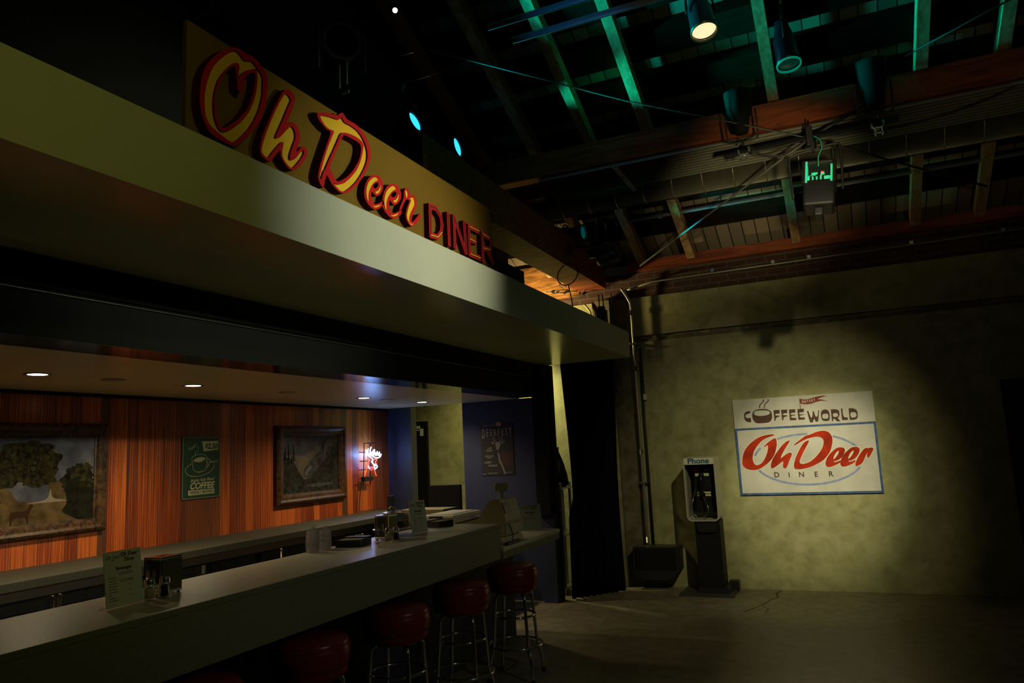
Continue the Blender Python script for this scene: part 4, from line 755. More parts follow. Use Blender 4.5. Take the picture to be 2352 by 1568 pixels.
part('inner_back', BLACKP, t, B(HX0+0.02, HX1-0.02, 8.37, 8.39, 0.83, 1.33))
ph = part('telephone', mat('dark_phone_metal', (0.035, 0.035, 0.04), 0.25, 0.5), t, lambda bm: (bx(bm, -1.565, -1.355, 8.22, 8.37, 0.83, 1.31, 0.008), bx(bm, -1.55, -1.40, 8.205, 8.22, 0.84, 0.99, 0.003), bx(bm, -1.44, -1.37, 8.21, 8.22, 1.06, 1.2, 0.002)))
part('instruction_label', mat('label_cream', (0.75, 0.70, 0.45), 0.5), ph, lambda bm: (bx(bm, -1.545, -1.40, 8.215, 8.22, 1.215, 1.245), bx(bm, -1.535, -1.395, 8.212, 8.22, 1.03, 1.05), bx(bm, -1.535, -1.395, 8.212, 8.22, 1.003, 1.022)))
part('red_sticker', mat('red_sticker', (0.6, 0.05, 0.02), 0.5), ph, B(-1.55, -1.51, 8.215, 8.22, 1.262, 1.292))
part('coin_slot', CHROME, ph, lambda bm: (bx(bm, -1.44, -1.39, 8.212, 8.22, 1.27, 1.285), bx(bm, -1.50, -1.40, 8.20, 8.206, 0.965, 0.972)))
part('keypad_button', CHROME, ph, lambda bm: [bx(bm, -1.432+i*0.02, -1.418+i*0.02, 8.203, 8.212, 1.08+j*0.026, 1.095+j*0.026, 0.002) for i in range(3) for j in range(4)])
def handset(bm):
    pipe(bm, catmull([(-1.475, 8.165, 1.225), (-1.475, 8.145, 1.18), (-1.475, 8.14, 1.12), (-1.475, 8.145, 1.06), (-1.475, 8.165, 1.02)], 5), 0.016, 12)
    for z in (1.225, 1.02): lathe(bm, [(0, 0), (0.026, 0), (0.03, 0.012), (0.024, 0.03), (0, 0.034)], FM((-1.475, 8.195, z), (0, -1, 0)), 20)
part('handset', BLACKG, ph, handset)
part('armoured_cord', CHROME, ph, lambda bm: pipe(bm, catmull([(-1.47, 8.17, 1.0), (-1.43, 8.12, 0.93), (-1.415, 8.10, 0.86), (-1.46, 8.09, 0.80), (-1.54, 8.09, 0.80), (-1.585, 8.10, 0.88), (-1.57, 8.13, 0.98), (-1.545, 8.2, 1.09)], 6), 0.005, 8))
part("collar", BLACKP, t, lambda bm: extr(bm, [(-1.53, 0.64), (-1.36, 0.64), (-1.345, 0.665), (-1.345, 0.752), (-1.55, 0.752), (-1.55, 0.665)], 8.09, 8.36))
part('pedestal', mat('pedestal_black', (0.011, 0.011, 0.012), 0.6, spec=0.3), t, B(-1.575, -1.315, 8.12, 8.36, 0.075, 0.752, 0.004))
part('pedestal_foot', BLACKP, t, lambda bm: (bx(bm, -1.585, -1.26, 8.09, 8.40, 0.02, 0.075), bx(bm, -1.30, -1.20, 8.3, 8.42, 0.02, 0.11)))
part('base_plate', mat('dark_base_plate', (0.05, 0.048, 0.04), 0.5), t, B(-1.77, -1.215, 7.98, 8.45, 0.0, 0.02))
part('screw', CHROME, t, lambda bm: lathe(bm, [(0, 0.003), (0.006, 0.0), (0, 0)], FM((-1.43, 8.12, 0.14), (0, -1, 0)), 8))

# ================================================================== wall furniture on the far wall
t = thing('junction_box', 'black metal box with slanted corner on the far wall, left of the pay phone', 'electrical box', (-2.05, 8.4, 0.12))
part('box_body', BLACKP, t, lambda bm: extr(bm, [(-2.31, 0.14), (-2.20, 0.11), (-1.92, 0.11), (-1.80, 0.22), (-1.80, 0.46), (-2.31, 0.46)], 8.26, 8.49))
part('lid', BLACK, t, B(-2.29, -1.84, 8.25, 8.26, 0.22, 0.44))
t = thing('vertical_conduit', 'bright steel conduit running down the far wall beside the canopy end', 'conduit', (-2.17, 8.42, 0.47))
part('tube', mat('bright_conduit', (0.62, 0.60, 0.50), 0.28, 0.9), t, lambda bm: pipe(bm, catmull([(-2.17, 8.41, 0.47), (-2.17, 8.41, 1.5), (-2.17, 8.41, 2.5), (-2.17, 8.41, 3.15), (-2.19, 8.40, 3.28), (-2.26, 8.36, 3.42)], 6), 0.016, 12))
for z in (0.52, 1.5, 2.46, 3.12): part('coupling', STEEL, t, lambda bm: cyl(bm, (-2.17, 8.41, z-0.03), (-2.17, 8.41, z+0.03), 0.021, 14))
for z in (1.15, 2.75): part('strap', STEEL, t, lambda bm: bx(bm, -2.21, -2.13, 8.385, 8.5, z-0.01, z+0.01, 0.002))
solo('black_conduit', 'thin dark conduit beside the bright one on the far wall', 'conduit', BLACKP, lambda bm: pipe(bm, [(-2.115, 8.46, 0.46), (-2.115, 8.46, 2.7)], 0.012, 8))
t = thing('motion_sensor', 'small white sensor box on the far wall right of the steel conduit', 'sensor', (-2.1, 8.48, 2.1))
part('case', mat('sensor_white', (0.6, 0.6, 0.5), 0.5), t, B(-2.125, -2.075, 8.45, 8.50, 2.09, 2.16, 0.006))
part('wire', BLACKP, t, lambda bm: pipe(bm, [(-2.1, 8.485, 2.16), (-2.1, 8.485, 2.75)], 0.003, 6))
t = thing('high_conduit', 'thin conduit running the length of the far wall above the brick courses', 'conduit', (0, 8.42, 3.5))
part('tube', CONDM, t, lambda bm: pipe(bm, [(-2.2, 8.42, 3.40), (-1.9, 8.42, 3.46), (4.5, 8.42, 3.50)], 0.010, 8))
for x in (-1.2, -0.55, -0.18, 0.8, 1.6): part('clip', STEEL, t, lambda bm: bx(bm, x-0.02, x+0.02, 8.40, 8.53, 3.475, 3.515, 0.003))

# curtain, its pole and the things in the lit passage
def curtain(bm):
    NU, NV = 120, 14; g = []
    for j in range(NV+1):
        v = j/NV; z = 0.015+v*2.9; row = []
        sl_ = 1-0.12*math.sin(v*PI)
        for i in range(NU+1):
            u = i/NU
            x = -2.815+0.43*u*(1.0 if v > .9 else 1.0)+0.02*math.sin(v*5+u*3); y = 7.60+0.55*u
            if u < 0.3: x += 0.05*(1-u/0.3)*math.sin(v*PI)*(1 if v > 0.35 else -0.3)
            a = 0.035*math.sin(u*2*PI*9+v*0.6)+0.012*math.sin(u*2*PI*23+v*2)
            row.append(bm.verts.new((x+a*0.79, y-a*0.6, z)))
        g.append(row)
    for j in range(NV):
        for i in range(NU): f = bm.faces.new([g[j][i], g[j][i+1], g[j+1][i+1], g[j+1][i]]); f.smooth = True
    r = bmesh.ops.solidify(bm, geom=bm.faces[:], thickness=0.006)
t = thing('curtain', 'floor-length navy-black curtain hanging between the bar end and far wall', 'curtain', (-2.6, 7.85, 0))
part('fabric', CURT, t, curtain)
solo('curtain_pole', 'thin upright steel pole at the right edge of the curtain', 'pole', STEEL, lambda bm: pipe(bm, [(-2.49, 8.20, 0.0), (-2.49, 8.20, 2.9)], 0.010, 8))
t = thing('equipment_rack', 'aluminium equipment rack standing in the passage between bar and curtain', 'rack', (-3.05, 7.95, 0))
for x, y in ((-3.065, 7.85), (-2.975, 7.85), (-3.065, 8.15), (-2.975, 8.15)):
    part('post', mat('dull_aluminium', (0.30, 0.30, 0.33), 0.4, 0.8), t, B(x-0.014, x+0.014, y-0.014, y+0.014, 0.0, 1.2, 0.002))
for z in (0.05, 0.62, 1.13): part('shelf', STEEL, t, B(-3.09, -2.95, 7.83, 8.17, z, z+0.02))
part('latch', CHROME, t, lambda bm: (bx(bm, -3.08, -3.04, 7.825, 7.84, 0.82, 0.86), bx(bm, -3.08, -3.04, 7.825, 7.84, 0.22, 0.26)))
part('corner_bracket', STEEL, t, B(-3.11, -2.94, 7.82, 7.836, 1.10, 1.14))
def bag(bm):
    lathe(bm, [(0, 0), (0.10, 0.0), (0.125, 0.05), (0.12, 0.14), (0.09, 0.24), (0.055, 0.33), (0.03, 0.40), (0.035, 0.44), (0, 0.46)], Matrix.Translation((-3.06, 8.0, 1.151)), 18)
    random.seed(2)
    for v in bm.verts: v.co += Vector([random.uniform(-0.012, 0.012) for _ in range(3)])*(1 if v.co.z > 1.2 else 0)
solo('black_bag', 'slumped black cloth bag on top of the aluminium rack', 'bag', mat('black_cloth', (0.015, 0.014, 0.014), 0.9), bag)
t = thing('passage_work_light', 'warm caged work light hidden in the passage behind the canopy', 'lamp', (-3.55, 7.9, 3.05))
part('housing', DARKMET, t, lambda bm: lathe(bm, [(0, 0.12), (0.05, 0.12), (0.07, 0.05), (0.08, 0.0)], Matrix.Translation((-3.55, 7.9, 3.05)), 20))
part('hanging_rod', DARKMET, t, lambda bm: cyl(bm, (-3.55, 7.9, 3.16), (-3.55, 7.9, 3.92), 0.008, 8))
part('bulb', mat('warm_bulb', (1, 0.8, 0.4), 0.4, emit=(1.0, 0.75, 0.3), estr=6), t, lambda bm: bmesh.ops.create_uvsphere(bm, u_segments=16, v_segments=10, radius=0.035, matrix=Matrix.Translation((-3.55, 7.9, 3.04))))
spot('passage_lamp_up', (-3.55, 7.95, 3.0), (-3.1, 8.5, 3.45), 110, (1.0, 0.78, 0.34), 120, 0.8, 0.05, t)
spot('passage_lamp_down', (-3.55, 7.95, 2.95), (-3.8, 8.45, 1.3), 125, (1.0, 0.92, 0.46), 120, 0.9, 0.05, t)

# ================================================================== back wall: paintings, coffee sign, neon
def pframe(bm, x, y0, y1, z0, z1, w_, d):
    o = [(y0, z0), (y1, z0), (y1, z1), (y0, z1)]; prof = [(0.0, 0.0), (0.0, d*0.6), (0.15, d*0.85), (0.3, d), (0.5, d*0.75), (0.75, d*0.7), (0.9, d*0.45), (1.0, d*0.4), (1.0, 0.0)]
    rings = []
    for k, (t_, h) in enumerate(prof):
        q = t_*w_; rings.append([bm.verts.new((x+h, a, b)) for a, b in ((y0+q, z0+q), (y1-q, z0+q), (y1-q, z1-q), (y0+q, z1-q))])
    for a, b in zip(rings, rings[1:]):
        for i in range(4): bm.faces.new([a[i], a[(i+1) % 4], b[(i+1) % 4], b[i]])
def sky_mat(name, c0, c1, c2):
    m = bpy.data.materials.new(name); m.use_nodes = True; nt = m.node_tree; b = nt.nodes['Principled BSDF']; L = nt.links.new
    tc = nn(nt, 'ShaderNodeTexCoord'); no = nn(nt, 'ShaderNodeTexNoise'); no.inputs['Scale'].default_value = 7; no.inputs['Detail'].default_value = 8
    L(tc.outputs['Object'], no.inputs['Vector']); r = ramp(nt, [(0.3, c0), (0.5, c1), (0.7, c2)]); L(no.outputs['Fac'], r.inputs[0]); L(r.outputs[0], b.inputs['Base Color'])
    b.inputs['Roughness'].default_value = 0.85; b.inputs['Specular IOR Level'].default_value = 0.12
    return m
def blob(cy, cz, ry, rz_, n=40, j=0.18, seed=0):
    random.seed(seed); o = []
    for i in range(n):
        a = 2*PI*i/n; k = 1+random.uniform(-j, j); o.append((cy+ry*k*math.cos(a), cz+rz_*k*math.sin(a)))
    return o
def layer(bm, pts, d, lim):
    y0, y1, z0, z1 = lim
    pts = chaikin([(a-0.15*(a <= y0+1e-3)+0.15*(a >= y1-1e-3), b-0.15*(b <= z0+1e-3)+0.15*(b >= z1-1e-3)) for a, b in pts], 2)
    pts = [(min(max(a, y0), y1), min(max(b, z0), z1)) for a, b in pts]
    q = [pts[0]]
    for p in pts[1:]:
        if abs(p[0]-q[-1][0])+abs(p[1]-q[-1][1]) > 1e-5: q.append(p)
    stamp(bm, fill([q], 0.0004), PX(-4.985+d))
XW = -4.998
t = thing('landscape_painting', 'large framed painting of trees, a waterfall and grazing deer on the wood panelling', 'painting', (XW, 3.1, 1.55))
part('picture_frame', FRAMEW, t, lambda bm: pframe(bm, XW, 2.45, 3.785, 1.165, 1.930, 0.095, 0.05))
lim = (2.54, 3.695, 1.255, 1.845)
part('canvas', sky_mat('painted_evening_sky', (0.04, 0.045, 0.06), (0.085, 0.085, 0.105), (0.15, 0.14, 0.155)), t, B(XW, -4.985, lim[0], lim[1], lim[2], lim[3]))
DG = mat('painted_dark_green', (0.014, 0.014, 0.006), 0.85, spec=0.12, noise=0.8, nscale=28); DG2 = mat('painted_olive_green', (0.024, 0.021, 0.008), 0.85, spec=0.12, noise=0.8, nscale=35); GO = mat('painted_gold_haze', (0.09, 0.056, 0.022), 0.85, spec=0.12, noise=0.5, nscale=12); DK = mat('painted_shadow_green', (0.012, 0.012, 0.006), 0.85, spec=0.12, noise=0.5, nscale=20)
part('painted_far_ground', GO, t, lambda bm: (layer(bm, [(2.54, 1.255), (2.54, 1.53), (3.02, 1.52), (3.10, 1.50), (3.16, 1.40), (3.5, 1.42), (3.695, 1.36), (3.695, 1.255)], 0.0004, lim), layer(bm, [(3.37, 1.40), (3.36, 1.53), (3.33, 1.56), (3.42, 1.53), (3.46, 1.55), (3.53, 1.56), (3.50, 1.52), (3.48, 1.40)], 0.0005, lim)))
part('painted_trees', DG2, t, lambda bm: (layer(bm, blob(3.02, 1.62, 0.22, 0.13, seed=1), 0.0010, lim), layer(bm, blob(3.22, 1.70, 0.20, 0.11, seed=2), 0.0016, lim), layer(bm, blob(3.28, 1.60, 0.15, 0.09, seed=3), 0.0022, lim), layer(bm, blob(3.72, 1.60, 0.12, 0.10, seed=4), 0.0028, lim), layer(bm, blob(2.85, 1.64, 0.2, 0.13, seed=14), 0.0034, lim)))
for sd, (a, b, c_, d_) in enumerate(((3.56, 1.53, 0.11, 0.11),)): part('painted_dark_tree', DG, t, lambda bm: layer(bm, blob(a, b, c_, d_, seed=5+sd), 0.0040, lim))
def leaves(bm):
    rnd = random.Random(21)
    for k in range(110):
        cy, cz, ry, rz_ = rnd.choice(((3.02, 1.63, 0.19, 0.11), (3.22, 1.70, 0.17, 0.09), (3.28, 1.61, 0.12, 0.07), (3.62, 1.56, 0.09, 0.08), (2.8, 1.64, 0.18, 0.11)))
        a = rnd.uniform(0, 2*PI); q = math.sqrt(rnd.random())*1.05; s = rnd.uniform(0.006, 0.018)
        layer(bm, blob(cy+ry*q*math.cos(a), cz+rz_*q*math.sin(a), s*1.3, s, 9, 0.35, k), 0.0052+k*0.00001, lim)
lf = part('painted_foliage', mat('painted_leaf_highlight', (0.034, 0.030, 0.010), 0.85, spec=0.12, noise=0.6, nscale=20), t, leaves); lf['kind'] = 'stuff'
part('painted_thicket', DK, t, lambda bm: layer(bm, [(3.50, 1.38), (3.47, 1.50), (3.52, 1.56), (3.62, 1.54), (3.695, 1.52), (3.695, 1.255), (3.55, 1.28), (3.45, 1.33)], 0.0046, lim))
def deerp(bm, y, z, s):
    body = [(-.5, .3), (-.45, .62), (-.2, .68), (.3, .66), (.45, .78), (.52, 1.0), (.62, .98), (.75, .86), (.62, .82), (.56, .6), (.45, .42), (.48, .0), (.42, .0), (.36, .36), (-.3, .36), (-.38, .0), (-.45, .0), (-.43, .3)]
    layer(bm, [(y+a*s, z+b*s) for a, b in body], 0.0018, lim)
part('painted_deer', mat('painted_brown', (0.035, 0.018, 0.008), 0.85, spec=0.12), t, lambda bm: (deerp(bm, 3.17, 1.265, 0.13), deerp(bm, 2.98, 1.33, 0.10)))
part('painted_water', mat('painted_white_water', (0.24, 0.20, 0.14), 0.85, spec=0.12), t, lambda bm: layer(bm, [(3.18, 1.395), (3.30, 1.405), (3.36, 1.42), (3.375, 1.50), (3.385, 1.42), (3.5, 1.40), (3.5, 1.395)], 0.0009, lim))

t = thing('mountain_painting', 'smaller framed painting of snowy peaks and pine trees, left of the neon sign', 'painting', (XW, 6.09, 1.55))
part('picture_frame', FRAMEW, t, lambda bm: pframe(bm, XW, 5.56, 6.625, 1.170, 1.932, 0.105, 0.055))
lim2 = (5.66, 6.525, 1.27, 1.83)
part('canvas', sky_mat('painted_storm_sky', (0.04, 0.042, 0.05), (0.075, 0.075, 0.08), (0.12, 0.11, 0.12)), t, B(XW, -4.985, lim2[0], lim2[1], lim2[2], lim2[3]))
def lay2(bm, pts, d): layer(bm, pts, d, lim2)
part('painted_glow', mat('painted_cloud_glow', (0.12, 0.095, 0.07), 0.85, spec=0.12, noise=0.3, nscale=9), t, lambda bm: lay2(bm, [(5.66, 1.60), (5.80, 1.66), (5.95, 1.62), (6.10, 1.70), (6.2, 1.65), (6.1, 1.4), (5.9, 1.36), (5.7, 1.45)], 0.0004))
part('painted_peaks', mat('painted_grey_peak', (0.05, 0.048, 0.046), 0.85, spec=0.12, noise=0.5, nscale=18), t, lambda bm: lay2(bm, [(5.9, 1.40), (6.02, 1.56), (6.10, 1.60), (6.2, 1.66), (6.28, 1.76), (6.38, 1.81), (6.46, 1.75), (6.525, 1.80), (6.525, 1.40)], 0.0008))
part('painted_snow', mat('painted_snow', (0.10, 0.096, 0.09), 0.85, spec=0.12), t, lambda bm: (lay2(bm, [(6.30, 1.765), (6.38, 1.805), (6.45, 1.75), (6.40, 1.72), (6.36, 1.74), (6.33, 1.68), (6.28, 1.58), (6.29, 1.68)], 0.0011), lay2(bm, [(5.98, 1.46), (6.03, 1.52), (6.12, 1.54), (6.05, 1.48), (6.0, 1.43)], 0.0011)))
part('painted_dark_slopes', mat('painted_slope', (0.022, 0.022, 0.016), 0.85, spec=0.12, noise=0.6, nscale=25), t, lambda bm: (lay2(bm, [(5.66, 1.60), (5.72, 1.63), (5.80, 1.60), (5.88, 1.50), (5.97, 1.40), (6.05, 1.41), (6.2, 1.52), (6.35, 1.62), (6.45, 1.72), (6.525, 1.76), (6.525, 1.27), (5.66, 1.27)], 0.0014),))
def pines(bm):
    for y, z, h in ((5.70, 1.60, 0.13), (5.745, 1.61, 0.15), (5.82, 1.59, 0.15), (5.68, 1.58, 0.1), (5.79, 1.57, 0.08)):
        pts = [(y-0.022, z)]
        for k in range(6): pts += [(y-0.02+0.0035*k, z+h*(k+0.5)/6), (y-0.008, z+h*(k+0.6)/6)]
        pts += [(y, z+h)]
        for k in range(5, -1, -1): pts += [(y+0.008, z+h*(k+0.6)/6), (y+0.02-0.0035*k, z+h*(k+0.5)/6)]
        lay2(bm, pts+[(y+0.022, z)], 0.0018)
part('painted_pines', mat('painted_pine', (0.012, 0.013, 0.008), 0.85, spec=0.12), t, pines)
part('painted_lake', mat('painted_lake', (0.06, 0.065, 0.06), 0.85, spec=0.12, noise=0.5, nscale=30), t, lambda bm: lay2(bm, [(6.0, 1.345), (6.2, 1.36), (6.45, 1.35), (6.4, 1.33), (6.2, 1.315), (6.05, 1.325)], 0.0018))

t = thing('coffee_sign', 'green metal coffee price sign with cup drawing, between the two paintings', 'sign', (-4.99, 4.68, 1.57))
SX = -4.990
part('plate', mat('bottle_green_enamel', (0.022, 0.060, 0.035), 0.4), t, lambda bm: stamp(bm, fill([rr(4.478, 4.888, 1.318, 1.832, 0.018)], 0.008), PX(-4.998)))
SC = mat('sign_cream', (0.48, 0.48, 0.28), 0.5)
f = PX(SX)
def sl(bm, pts, w_=0.004, smooth=True):
    q = [(v.x, v.y) for v in catmull([(a, b, 0) for a, b in pts], 5)] if smooth else pts
    stamp(bm, fill([stroke(q, w_)], 0.0006), f)
CYs = lambda a: 4.478+(a-130)/(985-130)*0.41     # zoomed crop columns of the plate to its own width
def CP(a, b):      # crop position -> plate coordinates (plate spans columns 125..1000, rows 130..1480)
    l = 155-(b-130)*0.035; r = 1000-(b-130)*0.025
    u = (a-l)/(r-l); tp = 130; bt = 1520-(u*85)
    return (4.478+u*0.41, 1.832-(b-tp)/(bt-tp)*0.514)
def CPs(l): return [CP(*p) for p in l]
def art(bm):
    b0 = rr(4.483, 4.883, 1.323, 1.827, 0.015); b1 = rr(4.486, 4.880, 1.326, 1.824, 0.013)
    stamp(bm, fill([b0, b1], 0.0006), f)
    sl(bm, CPs([(345, 640), (360, 580), (450, 530), (580, 520), (660, 550), (665, 600), (560, 670), (470, 700), (380, 690), (345, 640)]))
    stamp(bm, fill([chaikin(CPs([(370, 655), (440, 600), (540, 575), (640, 590), (620, 630), (540, 670), (460, 690), (390, 680)]), 2)], 0.0006), f)
    sl(bm, CPs([(345, 640), (355, 750), (375, 850), (430, 905), (520, 910), (610, 870), (660, 810), (670, 600)]))
    stamp(bm, fill([chaikin(CPs([(410, 890), (500, 900), (600, 870), (590, 895), (500, 915), (420, 910)]), 1)], 0.0006), f)
    sl(bm, CPs([(670, 610), (730, 630), (740, 680), (710, 760), (650, 810)]), 0.007); sl(bm, CPs([(645, 660), (690, 690), (660, 780)]), 0.004)
    sl(bm, CPs([(340, 720), (240, 790), (200, 870), (230, 950), (320, 995), (450, 1000), (620, 960), (760, 880), (830, 780), (820, 700), (750, 680)]))
    sl(bm, CPs([(740, 690), (830, 690), (920, 680), (920, 655), (830, 665), (745, 670)]), 0.003)
    sl(bm, CPs([(430, 545), (415, 490), (430, 440)])); sl(bm, CPs([(475, 495), (490, 400), (470, 330)]), 0.003)
    stamp(bm, fill([CPs([(572, 232), (942, 225), (935, 412), (605, 460)])], 0.0006), f)
    stamp(bm, fill([CPs([(250, 1312), (832, 1262), (830, 1362), (248, 1422)])], 0.0006), f)
    p = CP(550, 1205); stamp(bm, text2d('COFFEE', 0.072, shear=0.25, offset=0.0024, depth=0.0006, sx=1.03), PX(SX, p[0], p[1], 0.0))
    p = CP(560, 1075); stamp(bm, text2d('Bright Falls Blend', 0.036, shear=0.45, offset=0.0003, depth=0.0006), PX(SX, p[0], p[1], 0.03))
    p = CP(350, 375); stamp(bm, text2d('Fresh!', 0.034, shear=0.4, depth=0.0006), PX(SX, p[0], p[1], 0.45))
part('cream_artwork', SC, t, art)
SDI = mat('sign_dark_ink', (0.015, 0.03, 0.018), 0.5)
p = CP(765, 345); part('price_lettering', SDI, t, lambda bm: stamp(bm, text2d('$2.50', 0.062, shear=0.3, offset=0.0022, depth=0.0004), PX(SX+0.0006, p[0], p[1], 0.0)))
p = CP(545, 1340); part('banner_lettering', SDI, t, lambda bm: stamp(bm, text2d('FRESHLY BREWED', 0.031, shear=0.3, offset=0.0006, depth=0.0004), PX(SX+0.0006, p[0], p[1], 0.0)))

t = thing('neon_deer_sign', 'glowing white and red neon deer head sign hung on the wood panelling', 'neon sign', (-4.9, 7.0, 1.5))
def ntube(bm, key, r, x=-4.90):
    for s in T[key]: pipe(bm, catmull([(x, a, b) for a, b in s], 4), r, 8)
part('antler_tube', mat('neon_white_blue', (0.8, 0.9, 1), 0.3, emit=(0.20, 0.42, 1.0), estr=42), t, lambda bm: ntube(bm, 'neon_white', 0.0055))
part('head_tube', mat('neon_red', (1, 0.2, 0.1), 0.3, emit=(1.0, 0.035, 0.01), estr=3.0), t, lambda bm: ntube(bm, 'neon_red', 0.0055))
part('nose_tube', mat('neon_pale_blue', (0.7, 0.8, 1), 0.3, emit=(0.20, 0.32, 1.0), estr=32), t, lambda bm: ntube(bm, 'neon_nose', 0.0055))
part('eye_tube', mat('neon_violet', (0.4, 0.2, 1), 0.3, emit=(0.22, 0.12, 1.0), estr=8), t, lambda bm: ntube(bm, 'neon_blue', 0.006))
part('support_frame', BLACK, t, lambda bm: [pipe(bm, [(-4.925, a, b) for a, b in s], 0.005, 6) for s in T['neon_frame']])
nb = T['neon_box'][0]
part('transformer', BLACKP, t, lambda bm: bx(bm, -4.955, -4.90, nb[0][0], nb[1][0], nb[3][1], nb[0][1], 0.004))
part('hanging_chain', STEEL, t, lambda bm: [pipe(bm, [(-4.93, s[0][0], s[0][1]), (-4.99, s[1][0], s[1][1]), (-4.93, s[2][0], s[2][1])], 0.0022, 5) for s in T['neon_chain']])
part('power_cord', BLACKP, t, lambda bm: pipe(bm, catmull([(-4.96, a, max(b, 0.995)) for a, b in T['neon_cord'][0]], 4), 0.0045, 6))

t = thing('deer_festival_poster', 'dark framed poster with a deer and large capitals on the navy wall', 'poster', (-3.55, 7.495, 1.6))
part('sheet', mat('poster_black', (0.016, 0.013, 0.010), 0.7), t, B(-3.758, -3.362, 7.494, 7.499, 1.322, 1.885))
FP = PY(7.4938)
def fp(a, b): return (-3.758+(a-100-(b-180)*0.04)/(960-100)*0.396, 1.885-(b-190)/(1480-190)*0.563)
DIMC = mat('poster_dim_cream', (0.26, 0.25, 0.17), 0.6)
for i, (ch, hh) in enumerate(zip('DEERFEST', (1.35, 1.1, 1.0, .95, .95, 1.0, 1.1, 1.35))):
    a, b = fp(185+i*103, 430 if i in (0, 7) else 405)
    part('title_letter', DIMC, t, lambda bm: stamp(bm, text2d(ch, 0.105, offset=0.0014, depth=0.0004, sx=0.52), lambda v: PY(7.4938, a, b)(Vector((v.x, v.y*hh, v.z)))))
for s, x, y, z in (('BRIGHT FALLS', 330, 220, 0.022), ('LIVE', 350, 795, 0.026), ('MUSIC', 350, 855, 0.026), ('EVERYTHING', 345, 990, 0.018), ('LOCAL', 340, 1030, 0.018), ('GAMES', 300, 1150, 0.028), ('PARADE', 440, 1235, 0.030), ('ADMIT', 215, 1440, 0.014), ('TRUCKS & RAFFLE', 440, 1425, 0.014), ('FAMILY FUN', 860, 1415, 0.014)):
    a, b = fp(x, y); part('text_line', DIMC, t, lambda bm: stamp(bm, text2d(s, z, offset=0.0004, depth=0.0004), PY(7.4938, a, b)))
def dr(bm):
    for l in ([(480, 660), (420, 620), (385, 650), (450, 700)], [(650, 660), (740, 610), (760, 620), (680, 700)], [(500, 640), (640, 640), (640, 720), (590, 850), (545, 850), (510, 720)], [(560, 880), (620, 960), (640, 1100), (700, 1220), (790, 1460), (740, 1460), (670, 1240), (600, 1150), (580, 1000)]):
        stamp(bm, fill([chaikin([fp(*p) for p in l], 1)], 0.0005), FP)
    for l in ([(520, 640), (430, 570), (470, 480)], [(500, 620), (480, 520)], [(620, 640), (700, 580), (680, 480)], [(630, 620), (640, 520)]): stamp(bm, fill([stroke([fp(*p) for p in l], 0.006)], 0.0005), FP)
part('deer_drawing', mat('poster_grey_brown', (0.19, 0.16, 0.13), 0.6), t, dr)
part('deer_flank', mat('poster_rust', (0.05, 0.012, 0.008), 0.6), t, lambda bm: stamp(bm, fill([chaikin([fp(*p) for p in [(640, 900), (960, 880), (990, 1180), (820, 1280), (720, 1230), (650, 1080)]], 1)], 0.0003), FP))
part('gold_badge', mat('poster_gold', (0.36, 0.25, 0.06), 0.6), t, lambda bm: stamp(bm, fill([[(fp(588, 190)[0]+0.034*math.cos(2*PI*i/20), fp(588, 190)[1]+0.025*math.sin(2*PI*i/20)) for i in range(20)]], 0.0005), FP))

# ================================================================== downlights in the bar ceiling
def downlight(y, lit, label, x=-4.14):
    t = thing('ceiling_downlight', label, 'downlight', (x, y, 2.15), 'recessed downlights in the bar ceiling')
    part('trim_ring', mat('downlight_trim', (0.30, 0.27, 0.2), 0.5), t, lambda bm: lathe(bm, [(0.07, 0.0), (0.072, -0.004), (0.052, -0.004), (0.050, -0.001), (0.050, 0.0)], None, 32), False)
    part('lens', mat('downlight_lit', (1, 0.95, 0.85), 0.4, emit=(1.0, 0.86, 0.62), estr=9) if lit else mat('downlight_off', (0.33, 0.3, 0.22), 0.5), t, lambda bm: lathe(bm, [(0, -0.0035), (0.050, -0.0035), (0.050, -0.001), (0, -0.001)], None, 32), False)
    if lit: spot('downlight_beam', (x, y, 2.14), (x-0.02, y, 0), 84, (1.0, 0.80, 0.50), 148, 1.0, 0.05, t)
downlight(2.70, True, 'lit ceiling downlight nearest the camera, over the large painting')
downlight(3.80, True, 'lit ceiling downlight second from the camera, above the green coffee sign')
downlight(5.82, True, 'lit ceiling downlight near the neon sign, third from the camera')
downlight(6.88, True, 'lit ceiling downlight farthest from the camera, near the hallway')
downlight(3.18, False, 'unlit ceiling downlight between the two nearest lit ones')
downlight(4.76, False, 'unlit ceiling downlight above the mountain painting')
downlight(6.20, False, 'small unlit ceiling downlight just right of the lit one by the neon')
# ================================================================== roof space: duct, conduits, rigging
t = thing('air_duct', 'long round galvanised air duct running below the red-brown beam', 'duct', (0, 7.35, 4.23))
part('duct_tube', GALV, t, lambda bm: cyl(bm, (-2.7, 7.35, 4.23), (4.4, 7.35, 4.23), 0.172, 48))
x = -2.55
while x < 4.3:
    part('seam', GALV, t, lambda bm: lathe(bm, [(0.172, -0.006), (0.177, -0.003), (0.177, 0.003), (0.172, 0.006)], FM((x, 7.35, 4.23), (1, 0, 0)), 40)); x += 0.30
for x in (-1.1, 0.7, 2.2): part('hanging_strap', STEEL, t, lambda bm: (bx(bm, x-0.012, x+0.012, 7.17, 7.175, 4.23, 4.75), bx(bm, x-0.012, x+0.012, 7.525, 7.53, 4.23, 4.70)))
for k in range(10):
    y = 6.50+k*0.068
    solo('parallel_conduit', 'one of the parallel conduits racked side by side under the timber beam', 'conduit', CONDM, lambda bm: cyl(bm, (-2.5-0.03*(k % 3), y, 4.195), (4.4, y, 4.195), 0.016, 10), 'conduits racked under the beam')
